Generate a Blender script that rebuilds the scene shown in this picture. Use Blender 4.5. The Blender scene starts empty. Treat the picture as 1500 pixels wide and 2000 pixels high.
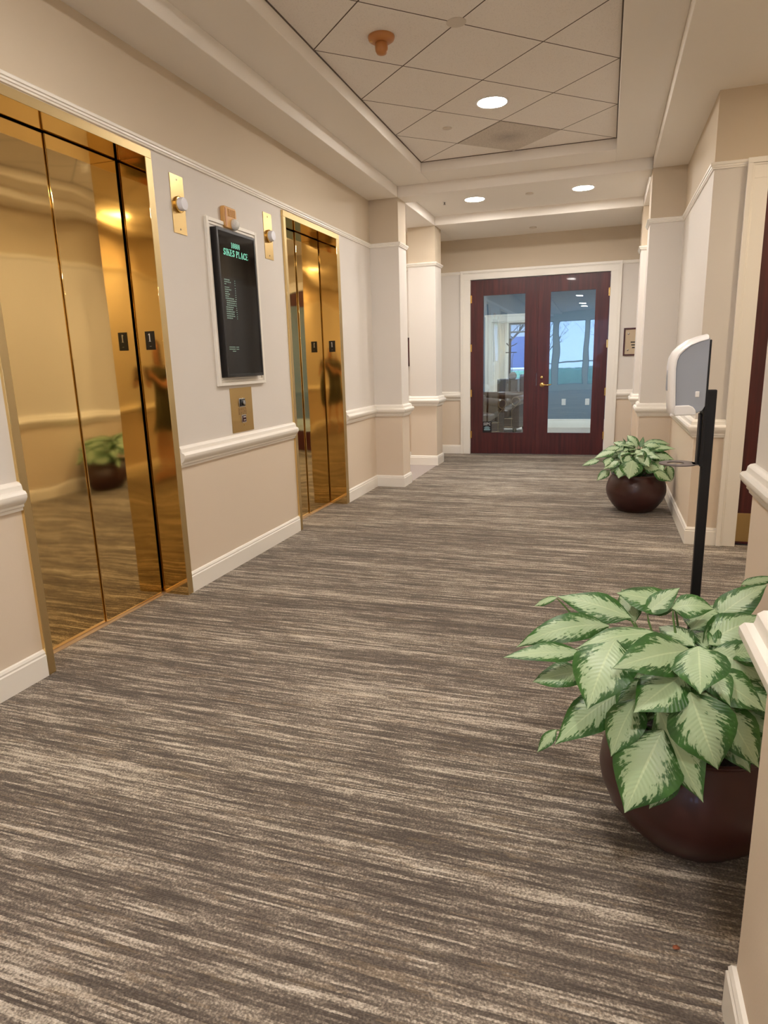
import bpy, bmesh, math, random
from mathutils import Vector, Matrix

# ------------------------------------------------------------------ camera, world, exposure
SC = bpy.context.scene
COL = SC.collection
cam_d = bpy.data.cameras.new('camera'); cam = bpy.data.objects.new('camera', cam_d); COL.objects.link(cam)
R_ = Vector((0.94975503, 0.31170511, -0.02837809)); U_ = Vector((-0.04316891, 0.22025296, 0.97448709)); F_ = Vector((-0.31000296, 0.92429896, -0.22264232))
m = Matrix((R_, U_, -F_)).transposed().to_4x4(); m.translation = Vector((0, 0, 1.35))
cam.matrix_world = m
cam_d.sensor_fit = 'HORIZONTAL'; cam_d.sensor_width = 36; cam_d.lens = 1285.357 * 36 / 1500
cam_d.clip_start = 0.02; cam_d.clip_end = 300
SC.camera = cam
W = bpy.data.worlds.new('sky'); SC.world = W; W.use_nodes = True
wn = W.node_tree.nodes; wl = W.node_tree.links
bg = wn['Background']; bg.inputs['Strength'].default_value = 4.6
tc = wn.new('ShaderNodeTexCoord'); sx = wn.new('ShaderNodeSeparateXYZ'); rp = wn.new('ShaderNodeValToRGB')
wl.new(tc.outputs['Generated'], sx.inputs[0]); wl.new(sx.outputs['Z'], rp.inputs[0]); wl.new(rp.outputs[0], bg.inputs['Color'])
rp.color_ramp.elements[0].position = 0.0; rp.color_ramp.elements[0].color = (0.42, 0.57, 0.95, 1)
rp.color_ramp.elements[1].position = 0.5; rp.color_ramp.elements[1].color = (0.30, 0.46, 0.95, 1)
SC.view_settings.view_transform = 'Standard'; SC.view_settings.look = 'None'
SC.view_settings.exposure = 0.6; SC.view_settings.gamma = 1.0; SC.view_settings.use_curve_mapping = False
cy = SC.cycles
cy.use_denoising = True; cy.max_bounces = 10; cy.diffuse_bounces = 6; cy.glossy_bounces = 6; cy.transmission_bounces = 8; cy.transparent_max_bounces = 12
cy.caustics_reflective = True; cy.caustics_refractive = False; cy.sample_clamp_indirect = 6.0; cy.blur_glossy = 0.5
LAMP_MAIN = 215.0
LAMP_FAR = 170.0
LAMP_COL = (1.0, 0.93, 0.865)
LAMP_OFFICE = (0.93, 0.96, 1.0)

# ------------------------------------------------------------------ materials
def lin(c):
    return tuple(((v / 255) / 12.92 if v / 255 <= 0.04045 else ((v / 255 + 0.055) / 1.055) ** 2.4) for v in c) + (1,)
MATS = {}
def mat(name, rgb=(200, 200, 200), rough=0.6, metal=0.0, spec=0.5, bump=None, emit=None, coat=0.0):
    """bump = (scale, distance, strength)"""
    if name in MATS: return MATS[name]
    m = bpy.data.materials.new(name); m.use_nodes = True
    nt = m.node_tree; b = nt.nodes['Principled BSDF']
    b.inputs['Base Color'].default_value = lin(rgb); b.inputs['Roughness'].default_value = rough
    b.inputs['Metallic'].default_value = metal; b.inputs['Specular IOR Level'].default_value = spec
    b.inputs['Coat Weight'].default_value = coat
    if emit:
        b.inputs['Emission Color'].default_value = (*emit[0], 1); b.inputs['Emission Strength'].default_value = emit[1]
    n = nt.nodes.new('ShaderNodeTexNoise'); t = nt.nodes.new('ShaderNodeTexCoord')
    nt.links.new(t.outputs['Object'], n.inputs['Vector'])
    s, dist, st = bump or (300, 0.0004, 0.25)
    n.inputs['Scale'].default_value = s; n.inputs['Detail'].default_value = 3
    bp_ = nt.nodes.new('ShaderNodeBump'); bp_.inputs['Distance'].default_value = dist; bp_.inputs['Strength'].default_value = st
    nt.links.new(n.outputs['Fac'], bp_.inputs['Height']); nt.links.new(bp_.outputs[0], b.inputs['Normal'])
    MATS[name] = m
    return m
class NG:
    """small node helper"""
    def __init__(s, m): s.nt = m.node_tree; s.n = s.nt.nodes; s.l = s.nt.links
    def math(s, op, a, b=None, c=None, clamp=False):
        nd = s.n.new('ShaderNodeMath'); nd.operation = op; nd.use_clamp = clamp
        for i, v in enumerate((a, b, c)):
            if v is None: continue
            if isinstance(v, (int, float)): nd.inputs[i].default_value = v
            else: s.l.new(v, nd.inputs[i])
        return nd.outputs[0]
    def mix(s, f, a, b):
        nd = s.n.new('ShaderNodeMix'); nd.data_type = 'RGBA'
        for k, v in ((0, f), (6, a), (7, b)):
            if isinstance(v, (int, float)): nd.inputs[k].default_value = v
            elif isinstance(v, tuple): nd.inputs[k].default_value = v
            else: s.l.new(v, nd.inputs[k])
        return nd.outputs[2]
    def coord(s, kind='Object'):
        t = s.n.new('ShaderNodeTexCoord'); return t.outputs[kind]
    def sep(s, v):
        x = s.n.new('ShaderNodeSeparateXYZ'); s.l.new(v, x.inputs[0]); return x.outputs
    def comb(s, x, y, z):
        c = s.n.new('ShaderNodeCombineXYZ')
        for i, v in enumerate((x, y, z)):
            if isinstance(v, (int, float)): c.inputs[i].default_value = v
            else: s.l.new(v, c.inputs[i])
        return c.outputs[0]
    def noise(s, v, scale, detail=2, rough=0.5):
        n = s.n.new('ShaderNodeTexNoise'); s.l.new(v, n.inputs['Vector'])
        n.inputs['Scale'].default_value = scale; n.inputs['Detail'].default_value = detail; n.inputs['Roughness'].default_value = rough
        return n.outputs['Fac']
    def ramp(s, f, stops):
        r = s.n.new('ShaderNodeValToRGB'); s.l.new(f, r.inputs[0]); e = r.color_ramp.elements
        while len(e) < len(stops): e.new(0.5)
        for el, (p, c) in zip(e, stops): el.position = p; el.color = c
        return r.outputs[0]
    def bump(s, h, dist, strength=1.0, normal=None):
        b = s.n.new('ShaderNodeBump'); s.l.new(h, b.inputs['Height']); b.inputs['Distance'].default_value = dist; b.inputs['Strength'].default_value = strength
        if normal is not None: s.l.new(normal, b.inputs['Normal'])
        return b.outputs[0]
def pnode(m): return m.node_tree.nodes['Principled BSDF']

# painted wall: three paints divided by the rails
def wall_material(name, top, mid, low):
    m = mat(name, mid, 0.75, bump=(160, 0.0006, 0.35)); g = NG(m)
    z = g.sep(g.coord())[2]
    c = g.mix(g.math('GREATER_THAN', z, 2.51), g.mix(g.math('GREATER_THAN', z, 0.84), lin(low), lin(mid)), lin(top))
    n = g.noise(g.coord(), 1.3, 3)
    c = g.mix(g.math('MULTIPLY', n, 0.06), c, (0.5, 0.45, 0.38, 1))
    g.l.new(c, pnode(m).inputs['Base Color'])
    return m
WALL = wall_material('wall_paint', (206, 191, 168), (224, 218, 210), (223, 207, 186))
CEIL = mat('ceiling_paint', (240, 234, 225), 0.8, bump=(220, 0.001, 0.4))
TRIM = mat('white_trim_paint', (243, 238, 228), 0.35, bump=(60, 0.0004, 0.2))
BLUEWALL = mat('blue_grey_paint', (106, 130, 150), 0.7)
TEALWALL = mat('teal_grey_paint', (206, 218, 216), 0.7)
OFFICE_WHITE = mat('office_white_paint', (228, 222, 210), 0.7)
OFFICE_CEIL = mat('office_ceiling_paint', (220, 220, 216), 0.8)

def carpet_material():
    m = mat('striped_carpet', (130, 118, 106), 0.95, spec=0.1); g = NG(m); p = pnode(m)
    o = g.sep(g.coord()); x, y = o[0], o[1]
    def N(sx_, sy_, det=2, off=0.0, rough=0.55):
        return g.noise(g.comb(g.math('MULTIPLY', x, sx_), g.math('MULTIPLY', y, sy_), off), 1.0, det, rough)
    yr = g.math('FLOOR', g.math('DIVIDE', g.math('ADD', y, g.math('ADD', g.math('MULTIPLY', N(5.0, 5.0, 1, 2.2), 0.006), g.math('MULTIPLY', N(140.0, 60.0, 1, 4.4), 0.0035))), 0.0058))   # tuft rows
    def Rn(sx_, k, det, off): return g.noise(g.comb(g.math('MULTIPLY', x, sx_), g.math('MULTIPLY', yr, k), off), 1.0, det, 0.6)
    big = N(0.5, 6.0, 2, 3.1)
    mid = Rn(1.5, 0.27, 2, 7.7)
    fine = Rn(6.0, 0.93, 2, 1.3)
    loop = g.noise(g.comb(g.math('MULTIPLY', x, 130.0), g.math('MULTIPLY', yr, 3.7), 5.5), 1.0, 1, 0.5)
    speck = N(170.0, 190.0, 1, 9.2)
    s = g.math('ADD', g.math('MULTIPLY', big, 0.55), g.math('ADD', g.math('MULTIPLY', mid, 0.85), g.math('MULTIPLY', fine, 1.05)))
    s = g.math('ADD', s, g.math('ADD', g.math('MULTIPLY', loop, 0.30), g.math('MULTIPLY', speck, 0.42)))
    s = g.math('MULTIPLY', s, 1 / 3.17)
    col = g.ramp(s, [(0.43, lin((94, 85, 77))), (0.49, lin((122, 111, 100))), (0.53, lin((160, 148, 133))), (0.565, lin((206, 194, 176))), (0.62, lin((232, 223, 208)))])
    warm = Rn(4.0, 0.31, 2, 12.4)
    col = g.mix(g.math('MULTIPLY', g.math('GREATER_THAN', warm, 0.63), 0.15), col, lin((192, 164, 124)))
    row = g.math('SINE', g.math('MULTIPLY', g.math('FRACT', g.math('DIVIDE', y, 0.0058)), math.pi))
    h = g.math('ADD', g.math('MULTIPLY', row, 0.5), g.math('ADD', g.math('MULTIPLY', loop, 0.9), g.math('MULTIPLY', speck, 0.6)))
    col = g.mix(g.math('MULTIPLY', g.math('ADD', g.math('MULTIPLY', speck, -1.0), 0.72, clamp=True), 0.75), col, (0.025, 0.020, 0.016, 1))
    g.l.new(col, p.inputs['Base Color']); g.l.new(g.bump(h, 0.004, 0.8), p.inputs['Normal'])
    p.inputs['Sheen Weight'].default_value = 0.15
    return m
CARPET = carpet_material()
CARPET2 = mat('plain_grey_carpet', (168, 158, 152), 0.95, bump=(250, 0.002, 0.6))
CARPET3 = mat('beige_office_carpet', (196, 184, 172), 0.95, bump=(250, 0.002, 0.6))

def tile_material():
    m = mat('acoustic_tile', (206, 193, 180), 0.9); g = NG(m); p = pnode(m)
    o = g.sep(g.coord())
    u = g.math('DIVIDE', g.math('ADD', o[0], 0.852), 0.4265); v = g.math('DIVIDE', g.math('SUBTRACT', o[1], 4.03), 0.4045)
    def line(w):
        f = g.math('ABSOLUTE', g.math('SUBTRACT', g.math('FRACT', g.math('ADD', g.math('MULTIPLY', w, 0.5), 0.5)), 0.5))
        return g.math('LESS_THAN', f, 0.0066)
    ln = g.math('MAXIMUM', line(g.math('ADD', u, v)), line(g.math('SUBTRACT', u, v)))
    pit = g.noise(g.coord(), 140, 3, 0.7)
    col = g.mix(g.math('MULTIPLY', g.math('LESS_THAN', pit, 0.40), 0.22), lin((244, 238, 231)), lin((156, 148, 140)))
    col = g.mix(g.math('MULTIPLY', g.noise(g.coord(), 2.5, 3), 0.18), col, lin((212, 200, 186)))
    col = g.mix(ln, col, lin((92, 78, 66)))
    g.l.new(col, p.inputs['Base Color']); g.l.new(g.bump(pit, 0.003, 0.6), p.inputs['Normal'])
    return m
TILE = tile_material()
def grille_material():
    m = mat('soiled_perforated_panel', (186, 174, 160), 0.8); g = NG(m); p = pnode(m)
    v = g.n.new('ShaderNodeTexVoronoi'); v.inputs['Scale'].default_value = 110; g.l.new(g.coord(), v.inputs['Vector'])
    o = g.sep(g.coord()); r = g.math('SQRT', g.math('ADD', g.math('POWER', o[0], 2), g.math('POWER', o[1], 2)))
    soil = g.math('SUBTRACT', 1.0, g.math('MULTIPLY', r, 5.5), clamp=True)
    soil = g.math('MULTIPLY', soil, g.math('ADD', g.math('MULTIPLY', g.noise(g.coord(), 14, 4, 0.7), 0.9), 0.25))
    col = g.mix(g.math('MULTIPLY', g.math('LESS_THAN', v.outputs['Distance'], 0.38), 0.35), lin((208, 198, 186)), lin((136, 126, 114)))
    col = g.mix(g.math('MULTIPLY', soil, 0.6), col, lin((84, 72, 64)))
    g.l.new(col, p.inputs['Base Color'])
    return m
GRILLE = grille_material()

def brass_material(name, rgb, rough, wave, brushed=False):
    m = mat(name, rgb, rough, 1.0); g = NG(m); p = pnode(m)
    p.inputs['Base Color'].default_value = lin(rgb); p.inputs['Specular Tint'].default_value = (1, 0.95, 0.85, 1)
    w = g.noise(g.coord(), 2.2, 1, 0.4)
    nrm = g.bump(w, wave, 1.0)
    if brushed:
        o = g.sep(g.coord()); f = g.noise(g.comb(g.math('MULTIPLY', o[0], 900), g.math('MULTIPLY', o[1], 900), g.math('MULTIPLY', o[2], 12)), 1.0, 2)
        nrm = g.bump(f, 0.0004, 0.25, nrm)
        g.l.new(g.math('ADD', g.math('MULTIPLY', f, 0.12), rough - 0.05), p.inputs['Roughness'])
    g.l.new(nrm, p.inputs['Normal'])
    return m
BRASS = brass_material('polished_brass', (230, 202, 144), 0.05, 0.0045)
BRASS_FR = brass_material('satin_brass', (206, 184, 138), 0.45, 0.004)
BRASS_BR = brass_material('brushed_brass', (204, 176, 122), 0.30, 0.002, True)
BRASS_SM = mat('bright_brass', (235, 196, 120), 0.18, 1.0)
STEEL = mat('steel', (190, 190, 190), 0.25, 1.0)
BLACK = mat('black_plastic', (16, 15, 18), 0.35)
BLACKM = mat('black_metal', (22, 20, 22), 0.45, 0.2)
DARKGAP = mat('shaft_shadow_black', (10, 8, 6), 0.9)
WHITEP = mat('white_plastic', (236, 232, 228), 0.3)
GREYP = mat('grey_plastic', (160, 165, 174), 0.42)
AMBER = mat('amber_plastic', (190, 128, 70), 0.35)
AMBER2 = mat('tan_plastic', (214, 164, 96), 0.35)
CLEAR = mat('clear_lens', (235, 235, 230), 0.08, 0.0, 0.8, bump=(90, 0.004, 1.0))
FROST = mat('frosted_lens', (226, 226, 232), 0.3)
POT = mat('brown_glazed_pot', (66, 34, 30), 0.36, bump=(14, 0.002, 0.4), coat=0.15)
SOIL = mat('potting_soil', (34, 26, 20), 0.95, bump=(60, 0.02, 1.0))
STEM = mat('green_stem', (96, 130, 70), 0.5)
MINT = mat('mint_screen_letters', (120, 220, 190), 0.5, emit=((0.30, 0.80, 0.60), 0.35))
MINT_DIM = mat('dim_screen_letters', (118, 150, 138), 0.5, emit=((0.36, 0.55, 0.46), 0.05))
SCREEN = mat('black_screen_glass', (6, 6, 8), 0.06, spec=0.28, bump=(1, 0.0, 0.0))
WHITELETTER = mat('white_lettering', (225, 225, 225), 0.5)
REDBROWN = mat('dark_red_button', (60, 14, 14), 0.3)
def wood_material():
    m = mat('mahogany', (88, 32, 30), 0.34, coat=0.15); g = NG(m); p = pnode(m)
    o = g.sep(g.coord()); v = g.comb(g.math('MULTIPLY', o[0], 30), g.math('MULTIPLY', o[1], 30), g.math('MULTIPLY', o[2], 1.6))
    n = g.noise(v, 1.0, 4, 0.6)
    g.l.new(g.ramp(n, [(0.3, lin((58, 19, 20))), (0.55, lin((78, 27, 27))), (0.75, lin((94, 38, 34)))]), p.inputs['Base Color'])
    return m
WOOD = wood_material()
def glass_material(name, reflect, tint):
    m = bpy.data.materials.new(name); m.use_nodes = True; g = NG(m); g.n.clear()
    out = g.n.new('ShaderNodeOutputMaterial'); t = g.n.new('ShaderNodeBsdfTransparent'); gl = g.n.new('ShaderNodeBsdfGlossy'); mx = g.n.new('ShaderNodeMixShader')
    gl.inputs['Roughness'].default_value = 0.0; gl.inputs['Color'].default_value = (0.9, 0.97, 1, 1); t.inputs['Color'].default_value = tint
    lw = g.n.new('ShaderNodeLayerWeight'); lw.inputs['Blend'].default_value = 0.25
    f = g.math('ADD', g.math('MULTIPLY', lw.outputs['Fresnel'], 0.9), reflect, clamp=True)
    nn = g.noise(g.coord(), 1.6, 1); b = g.bump(nn, 0.0016, 1.0); g.l.new(b, gl.inputs['Normal'])
    g.l.new(f, mx.inputs[0]); g.l.new(t.outputs[0], mx.inputs[1]); g.l.new(gl.outputs[0], mx.inputs[2]); g.l.new(mx.outputs[0], out.inputs[0])
    return m
GLASS = glass_material('door_glass', 0.09, (0.90, 0.96, 0.96, 1))
WINGLASS = glass_material('window_glass', 0.02, (0.96, 0.98, 0.98, 1))
def leaf_material():
    m = mat('variegated_leaf', (90, 140, 80), 0.40, coat=0.0); g = NG(m); p = pnode(m)
    uv = g.coord('UV'); o = g.sep(uv)                      # u: -1..1 mapped 0..1 across, v along
    a = g.math('MULTIPLY', g.math('ABSOLUTE', g.math('SUBTRACT', o[0], 0.5)), 2.0)
    obj = g.sep(g.coord())
    # side veins run forward from the midrib
    vein = g.noise(g.comb(g.math('ADD', g.math('MULTIPLY', o[1], 20), g.math('MULTIPLY', a, -8)), g.math('MULTIPLY', a, 2.2), g.math('MULTIPLY', g.math('ADD', obj[0], obj[2]), 6)), 1.0, 3, 0.65)
    spot = g.noise(g.coord(), 70, 2, 0.6)
    e = g.math('ADD', a, g.math('ADD', g.math('MULTIPLY', g.math('SUBTRACT', vein, 0.5), 1.5), g.math('MULTIPLY', g.math('SUBTRACT', spot, 0.5), 0.75)))
    f = g.math('MULTIPLY', g.math('SUBTRACT', e, 0.50), 6.0, clamp=True)
    pale = g.mix(g.noise(g.coord(), 8, 2), lin((184, 204, 166)), lin((150, 178, 128)))
    dark = g.mix(g.noise(g.coord(), 22, 2), lin((28, 62, 30)), lin((70, 124, 46)))
    c = g.mix(f, pale, dark)
    rib = g.math('LESS_THAN', a, 0.035)
    c = g.mix(g.math('MULTIPLY', rib, 0.6), c, lin((196, 214, 168)))
    geo = g.n.new('ShaderNodeNewGeometry')
    c = g.mix(g.math('MULTIPLY', geo.outputs['Backfacing'], 0.75), c, lin((66, 110, 58)))
    g.l.new(c, p.inputs['Base Color'])
    vb = g.math('SINE', g.math('ADD', g.math('MULTIPLY', o[1], 110), g.math('MULTIPLY', a, -26)))
    g.l.new(g.bump(vb, 0.0006, 0.3), p.inputs['Normal'])
    p.inputs['Subsurface Weight'].default_value = 0.0
    return m
LEAF = leaf_material()

# ------------------------------------------------------------------ mesh builder
class MB:
    def __init__(s): s.v = []; s.f = []; s.m = []; s.uv = []
    def add(s, verts, faces, mi=0, uvs=None):
        b = len(s.v); s.v += [tuple(v) for v in verts]
        for k, f in enumerate(faces):
            s.f.append([b + i for i in f]); s.m.append(mi)
            s.uv.append([uvs[i] for i in f] if uvs else None)
        return s
    def box(s, x0, x1, y0, y1, z0, z1, mi=0):
        x0, x1 = sorted((x0, x1)); y0, y1 = sorted((y0, y1)); z0, z1 = sorted((z0, z1))
        return s.add([(x0, y0, z0), (x1, y0, z0), (x1, y1, z0), (x0, y1, z0), (x0, y0, z1), (x1, y0, z1), (x1, y1, z1), (x0, y1, z1)],
              [(0, 3, 2, 1), (4, 5, 6, 7), (0, 1, 5, 4), (1, 2, 6, 5), (2, 3, 7, 6), (3, 0, 4, 7)], mi)
    def prism(s, poly, axis, a, b, mi=0):
        """poly: 2D points; axis: 'x','y','z' = extrusion axis; the other two coordinates keep their order"""
        n = len(poly)
        def P(p, t):
            return {'x': (t, p[0], p[1]), 'y': (p[0], t, p[1]), 'z': (p[0], p[1], t)}[axis]
        vs = [P(p, a) for p in poly] + [P(p, b) for p in poly]
        fs = [tuple(range(n))[::-1], tuple(range(n, 2 * n))] + [(i, (i + 1) % n, n + (i + 1) % n, n + i) for i in range(n)]
        return s.add(vs, fs, mi)
    def lathe(s, prof, c=(0, 0, 0), axis='z', n=32, mi=0):
        """prof: list of (r, h)"""
        vs = []; fs = []
        for r, h in prof:
            for k in range(n):
                a = 2 * math.pi * k / n; p, q = r * math.cos(a), r * math.sin(a)
                vs.append({'z': (c[0] + p, c[1] + q, c[2] + h), 'x': (c[0] + h, c[1] + p, c[2] + q), 'y': (c[0] + p, c[1] + h, c[2] + q)}[axis])
        for j in range(len(prof) - 1):
            for k in range(n):
                fs.append((j * n + k, j * n + (k + 1) % n, (j + 1) * n + (k + 1) % n, (j + 1) * n + k))
        fs.append(tuple(range(n))[::-1]); fs.append(tuple(range((len(prof) - 1) * n, len(prof) * n)))
        return s.add(vs, fs, mi)
    def tube(s, pts, r, n=8, mi=0):
        pts = [Vector(p) for p in pts]; rs = r if isinstance(r, (list, tuple)) else [r] * len(pts); vs = []; fs = []
        for i, p in enumerate(pts):
            d = (pts[min(i + 1, len(pts) - 1)] - pts[max(i - 1, 0)]).normalized()
            a = d.orthogonal().normalized() if i == 0 else (a - d * a.dot(d)).normalized()
            b = d.cross(a)
            for k in range(n):
                t = 2 * math.pi * k / n; vs.append(p + (a * math.cos(t) + b * math.sin(t)) * rs[i])
        for j in range(len(pts) - 1):
            for k in range(n): fs.append((j * n + k, j * n + (k + 1) % n, (j + 1) * n + (k + 1) % n, (j + 1) * n + k))
        fs.append(tuple(range(n))[::-1]); fs.append(tuple(range((len(pts) - 1) * n, len(pts) * n)))
        return s.add(vs, fs, mi)
    def sweep(s, path, prof, side=1, mi=0):
        """extrude profile (out, z) along a 2D path with mitred corners; out is to the `side` (left = +1) of the path"""
        P = [Vector(p) for p in path]; n = len(prof); vs = []; fs = []
        for i, p in enumerate(P):
            d0 = (P[i] - P[i - 1]).normalized() if i > 0 else None
            d1 = (P[i + 1] - P[i]).normalized() if i < len(P) - 1 else None
            n0 = Vector((-d0.y, d0.x)) * side if d0 else None; n1 = Vector((-d1.y, d1.x)) * side if d1 else None
            if n0 is None: mm = n1
            elif n1 is None: mm = n0
            else: mm = (n0 + n1) / (1 + n0.dot(n1))
            for o, z in prof: q = p + mm * o; vs.append((q.x, q.y, z))
        for j in range(len(P) - 1):
            for k in range(n): fs.append((j * n + k, j * n + (k + 1) % n, (j + 1) * n + (k + 1) % n, (j + 1) * n + k))
        fs.append(tuple(range(n))); fs.append(tuple(range((len(P) - 1) * n, len(P) * n))[::-1])
        return s.add(vs, fs, mi)
    def build(s, name, mats, parent=None, bevel=0, smooth=40, origin=None, subsurf=0, rot=None):
        o_ = Vector(origin or (0, 0, 0))
        me = bpy.data.meshes.new(name)
        me.from_pydata([tuple(Vector(v) - o_) for v in s.v], [], s.f)
        if not isinstance(mats, (list, tuple)): mats = [mats]
        for mm in mats: me.materials.append(mm)
        for p, i in zip(me.polygons, s.m): p.material_index = i; p.use_smooth = True
        if any(u for u in s.uv):
            lay = me.uv_layers.new(name='UVMap')
            for p, u in zip(me.polygons, s.uv):
                if u:
                    for li, w in zip(p.loop_indices, u): lay.data[li].uv = w
        bm = bmesh.new(); bm.from_mesh(me)
        if not any(u for u in s.uv): bmesh.ops.recalc_face_normals(bm, faces=bm.faces)
        bm.to_mesh(me); bm.free()
        me.set_sharp_from_angle(angle=math.radians(smooth))
        o = bpy.data.objects.new(name, me); COL.objects.link(o); o.location = o_
        if parent is not None:
            o.parent = parent; o.location = o_ - PW[parent.name]
            PW[o.name] = o_
        else: PW[o.name] = o_
        if bevel:
            b = o.modifiers.new('bevel', 'BEVEL'); b.width = bevel; b.segments = 2; b.limit_method = 'ANGLE'; b.angle_limit = math.radians(50)
        if subsurf:
            q = o.modifiers.new('sub', 'SUBSURF'); q.levels = q.render_levels = subsurf
        return o
PW = {}
def tag(o, label=None, cat=None, group=None, kind=None):
    if label: o['label'] = label
    if cat: o['category'] = cat
    if group: o['group'] = group
    if kind: o['kind'] = kind
    return o
def empty(name, loc, label=None, cat=None, group=None, kind=None):
    o = bpy.data.objects.new(name, None); COL.objects.link(o); o.location = loc; o.empty_display_size = 0.1
    PW[o.name] = Vector(loc)
    return tag(o, label, cat, group, kind)
def struct(o, label=None): return tag(o, label, None, None, 'structure')

# ------------------------------------------------------------------ dimensions (metres)
XL, XP, XR, XW = -2.362, -2.052, 0.326, 0.610
ZA, ZB, ZT, ZTOP = 2.950, 3.050, 3.140, 3.30
P1, P1B, P2, P2B, YE = 6.830, 7.100, 8.380, 8.695, 9.503
E1 = (2.133, 3.268); E2 = (4.812, 5.935); ZE = 2.480
YM, YD, XN0, XN, YN = 3.031, 5.056, 0.606, 0.307, 1.259
XT0, XT1, YT = -1.705, 0.010, 6.457
BACK = -9.0

# ------------------------------------------------------------------ floors
struct(MB().box(-2.62, 2.9, BACK - 0.2, 9.62, -0.05, 0).build('floor', CARPET), 'brown and tan striped loop carpet through the elevator lobby')
struct(MB().box(-6.0, XP, P1B, P2B + 0.1, -0.04, 0.0015).build('floor', CARPET2), 'plain pale grey carpet of the side passage on the left')
struct(MB().box(-6.0, 2.2, 9.62, 17.6, -0.05, 0).build('floor', CARPET3), 'beige carpet of the office behind the glass doors')

# ------------------------------------------------------------------ walls
w = MB()
for a, b in ((BACK, E1[0]), (E1[1], E2[0]), (E2[1], P1)): w.box(XL - 0.22, XL, a, b, 0, ZTOP)
for a, b in (E1, E2): w.box(XL - 0.22, XL, a, b, ZE, ZTOP)
w.box(XL - 0.22, XP, P1, P1B, 0, ZTOP)
w.box(-6.0, XL - 0.22, P1B - 0.15, P1B, 0, ZTOP)
struct(w.build('wall_left', WALL), 'beige and cream wall holding the two elevators')
w = MB().box(-2.402, XP, P2, P2B, 0, ZTOP).box(-6.0, -2.402, P2B, P2B + 0.12, 0, ZTOP).box(XL - 0.2, XL, P2B + 0.12, YE, 0, ZTOP).box(-2.402, XL, P2B, P2B + 0.12, 0, ZTOP).box(-6.1, -6.0, P1B, P2B, 0, ZTOP)
struct(w.build('wall_passage', WALL), 'cream pilaster and far wall of the side passage beyond the second elevator')
w = MB().box(-2.6, -1.835, YE, YE + 0.13, 0, ZTOP).box(0.027, 0.85, YE, YE + 0.13, 0, ZTOP).box(-1.835, 0.027, YE, YE + 0.13, 2.425, ZTOP)
struct(w.build('wall_end', WALL), 'end wall of the lobby around the glazed double doors')
w = MB().box(XN0, XN0 + 0.2, BACK, YM, 0, ZTOP).box(XN, XN0, YN - 0.30, YN, 0, ZTOP)
w.box(XN0 + 0.2, 2.6, YM - 0.15, YM, 0, ZTOP)
struct(w.build('wall_right', WALL), 'near right wall with a shallow pilaster beside the camera')
w = MB().box(XW, XW + 0.15, YD, YE, 0, ZTOP).box(XR, XW, P1 - 0.04, P1B, 0, ZTOP).box(XR, XW, P2, P2B, 0, ZTOP)
w.box(XW + 0.15, 0.915, YD, YD + 0.15, 0, ZTOP).box(1.86, 2.75, YD, YD + 0.15, 0, ZTOP).box(0.915, 1.86, YD, YD + 0.15, 2.41, ZTOP)
w.box(0.76, 2.0, YD + 0.35, YD + 0.4, 0, ZTOP)
struct(w.build('wall_right', WALL), 'far right wall with pilasters and the recessed mahogany door')
struct(MB().box(2.6, 2.75, YM - 0.15, YD + 0.15, 0, ZTOP).build('wall_alcove', WALL), 'side wall of the alcove on the right')

# ------------------------------------------------------------------ ceilings
c = MB()
c.box(XL - 0.2, XP, BACK, P1, ZA, ZTOP)                       # soffit over the elevators
c.box(XR, 2.75, BACK, P1, ZA, ZTOP)                           # soffit on the right and over the alcove
c.box(-6.1, XP, P1, YE + 0.1, ZA, ZTOP)
c.box(XR, 0.85, P1, YE + 0.1, ZA, ZTOP)
c.box(XP, XR, P1, P1B, ZA, ZTOP).box(XP, XR, P2, YE + 0.1, ZA, ZTOP)
c.box(XP, XR, P1B, P2, ZB, ZTOP)                              # raised panel with two lights
c.box(XP, XT0, BACK, P1, ZB, ZTOP).box(XT1, XR, BACK, P1, ZB, ZTOP).box(XT0, XT1, YT, P1, ZB, ZTOP)
struct(c.build('ceiling', CEIL, bevel=0.004), 'stepped cream plaster ceiling with soffits and a raised tray')
struct(MB().box(XT0, XT1, BACK, YT, ZT, ZTOP).build('ceiling', TILE), 'diagonal acoustic tiles inside the raised tray')
e = MB()  # dark strips put in for the reveal shadow where the tiles end
for x0, x1, y0, y1 in ((XT0, XT0 + 0.008, BACK, YT), (XT1 - 0.008, XT1, BACK, YT), (XT0, XT1, YT - 0.008, YT)): e.box(x0, x1, y0, y1, ZT - 0.004, ZT)
struct(e.build('trim_1', mat('reveal_shadow_strip', (98, 84, 72), 0.6)), 'thin dark strip painting the reveal shadow around the tiles')

# ------------------------------------------------------------------ rails and baseboards
CH = [(0, 0.772), (0.012, 0.772), (0.014, 0.784), (0.022, 0.790), (0.022, 0.800), (0.030, 0.806), (0.040, 0.818), (0.047, 0.832), (0.047, 0.846), (0.040, 0.857), (0.028, 0.861), (0.026, 0.868), (0.024, 0.882), (0.016, 0.892), (0.004, 0.897), (0, 0.897)]
PR = [(0, 2.492), (0.010, 2.492), (0.012, 2.500), (0.017, 2.503), (0.017, 2.512), (0.023, 2.515), (0.025, 2.526), (0.018, 2.532), (0, 2.532)]
BB = [(0, 0), (0.016, 0), (0.016, 0.098), (0.012, 0.104), (0.013, 0.112), (0.008, 0.122), (0, 0.126)]
LW = [[(XL, BACK), (XL, E1[0])], [(XL, E1[1]), (XL, E2[0])], [(XL, E2[1]), (XL, P1), (XP, P1), (XP, P1B), (-5.9, P1B)]]
PIC_L = [(XL, BACK), (XL, P1), (XP, P1), (XP, P1B), (-5.9, P1B)]
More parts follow.
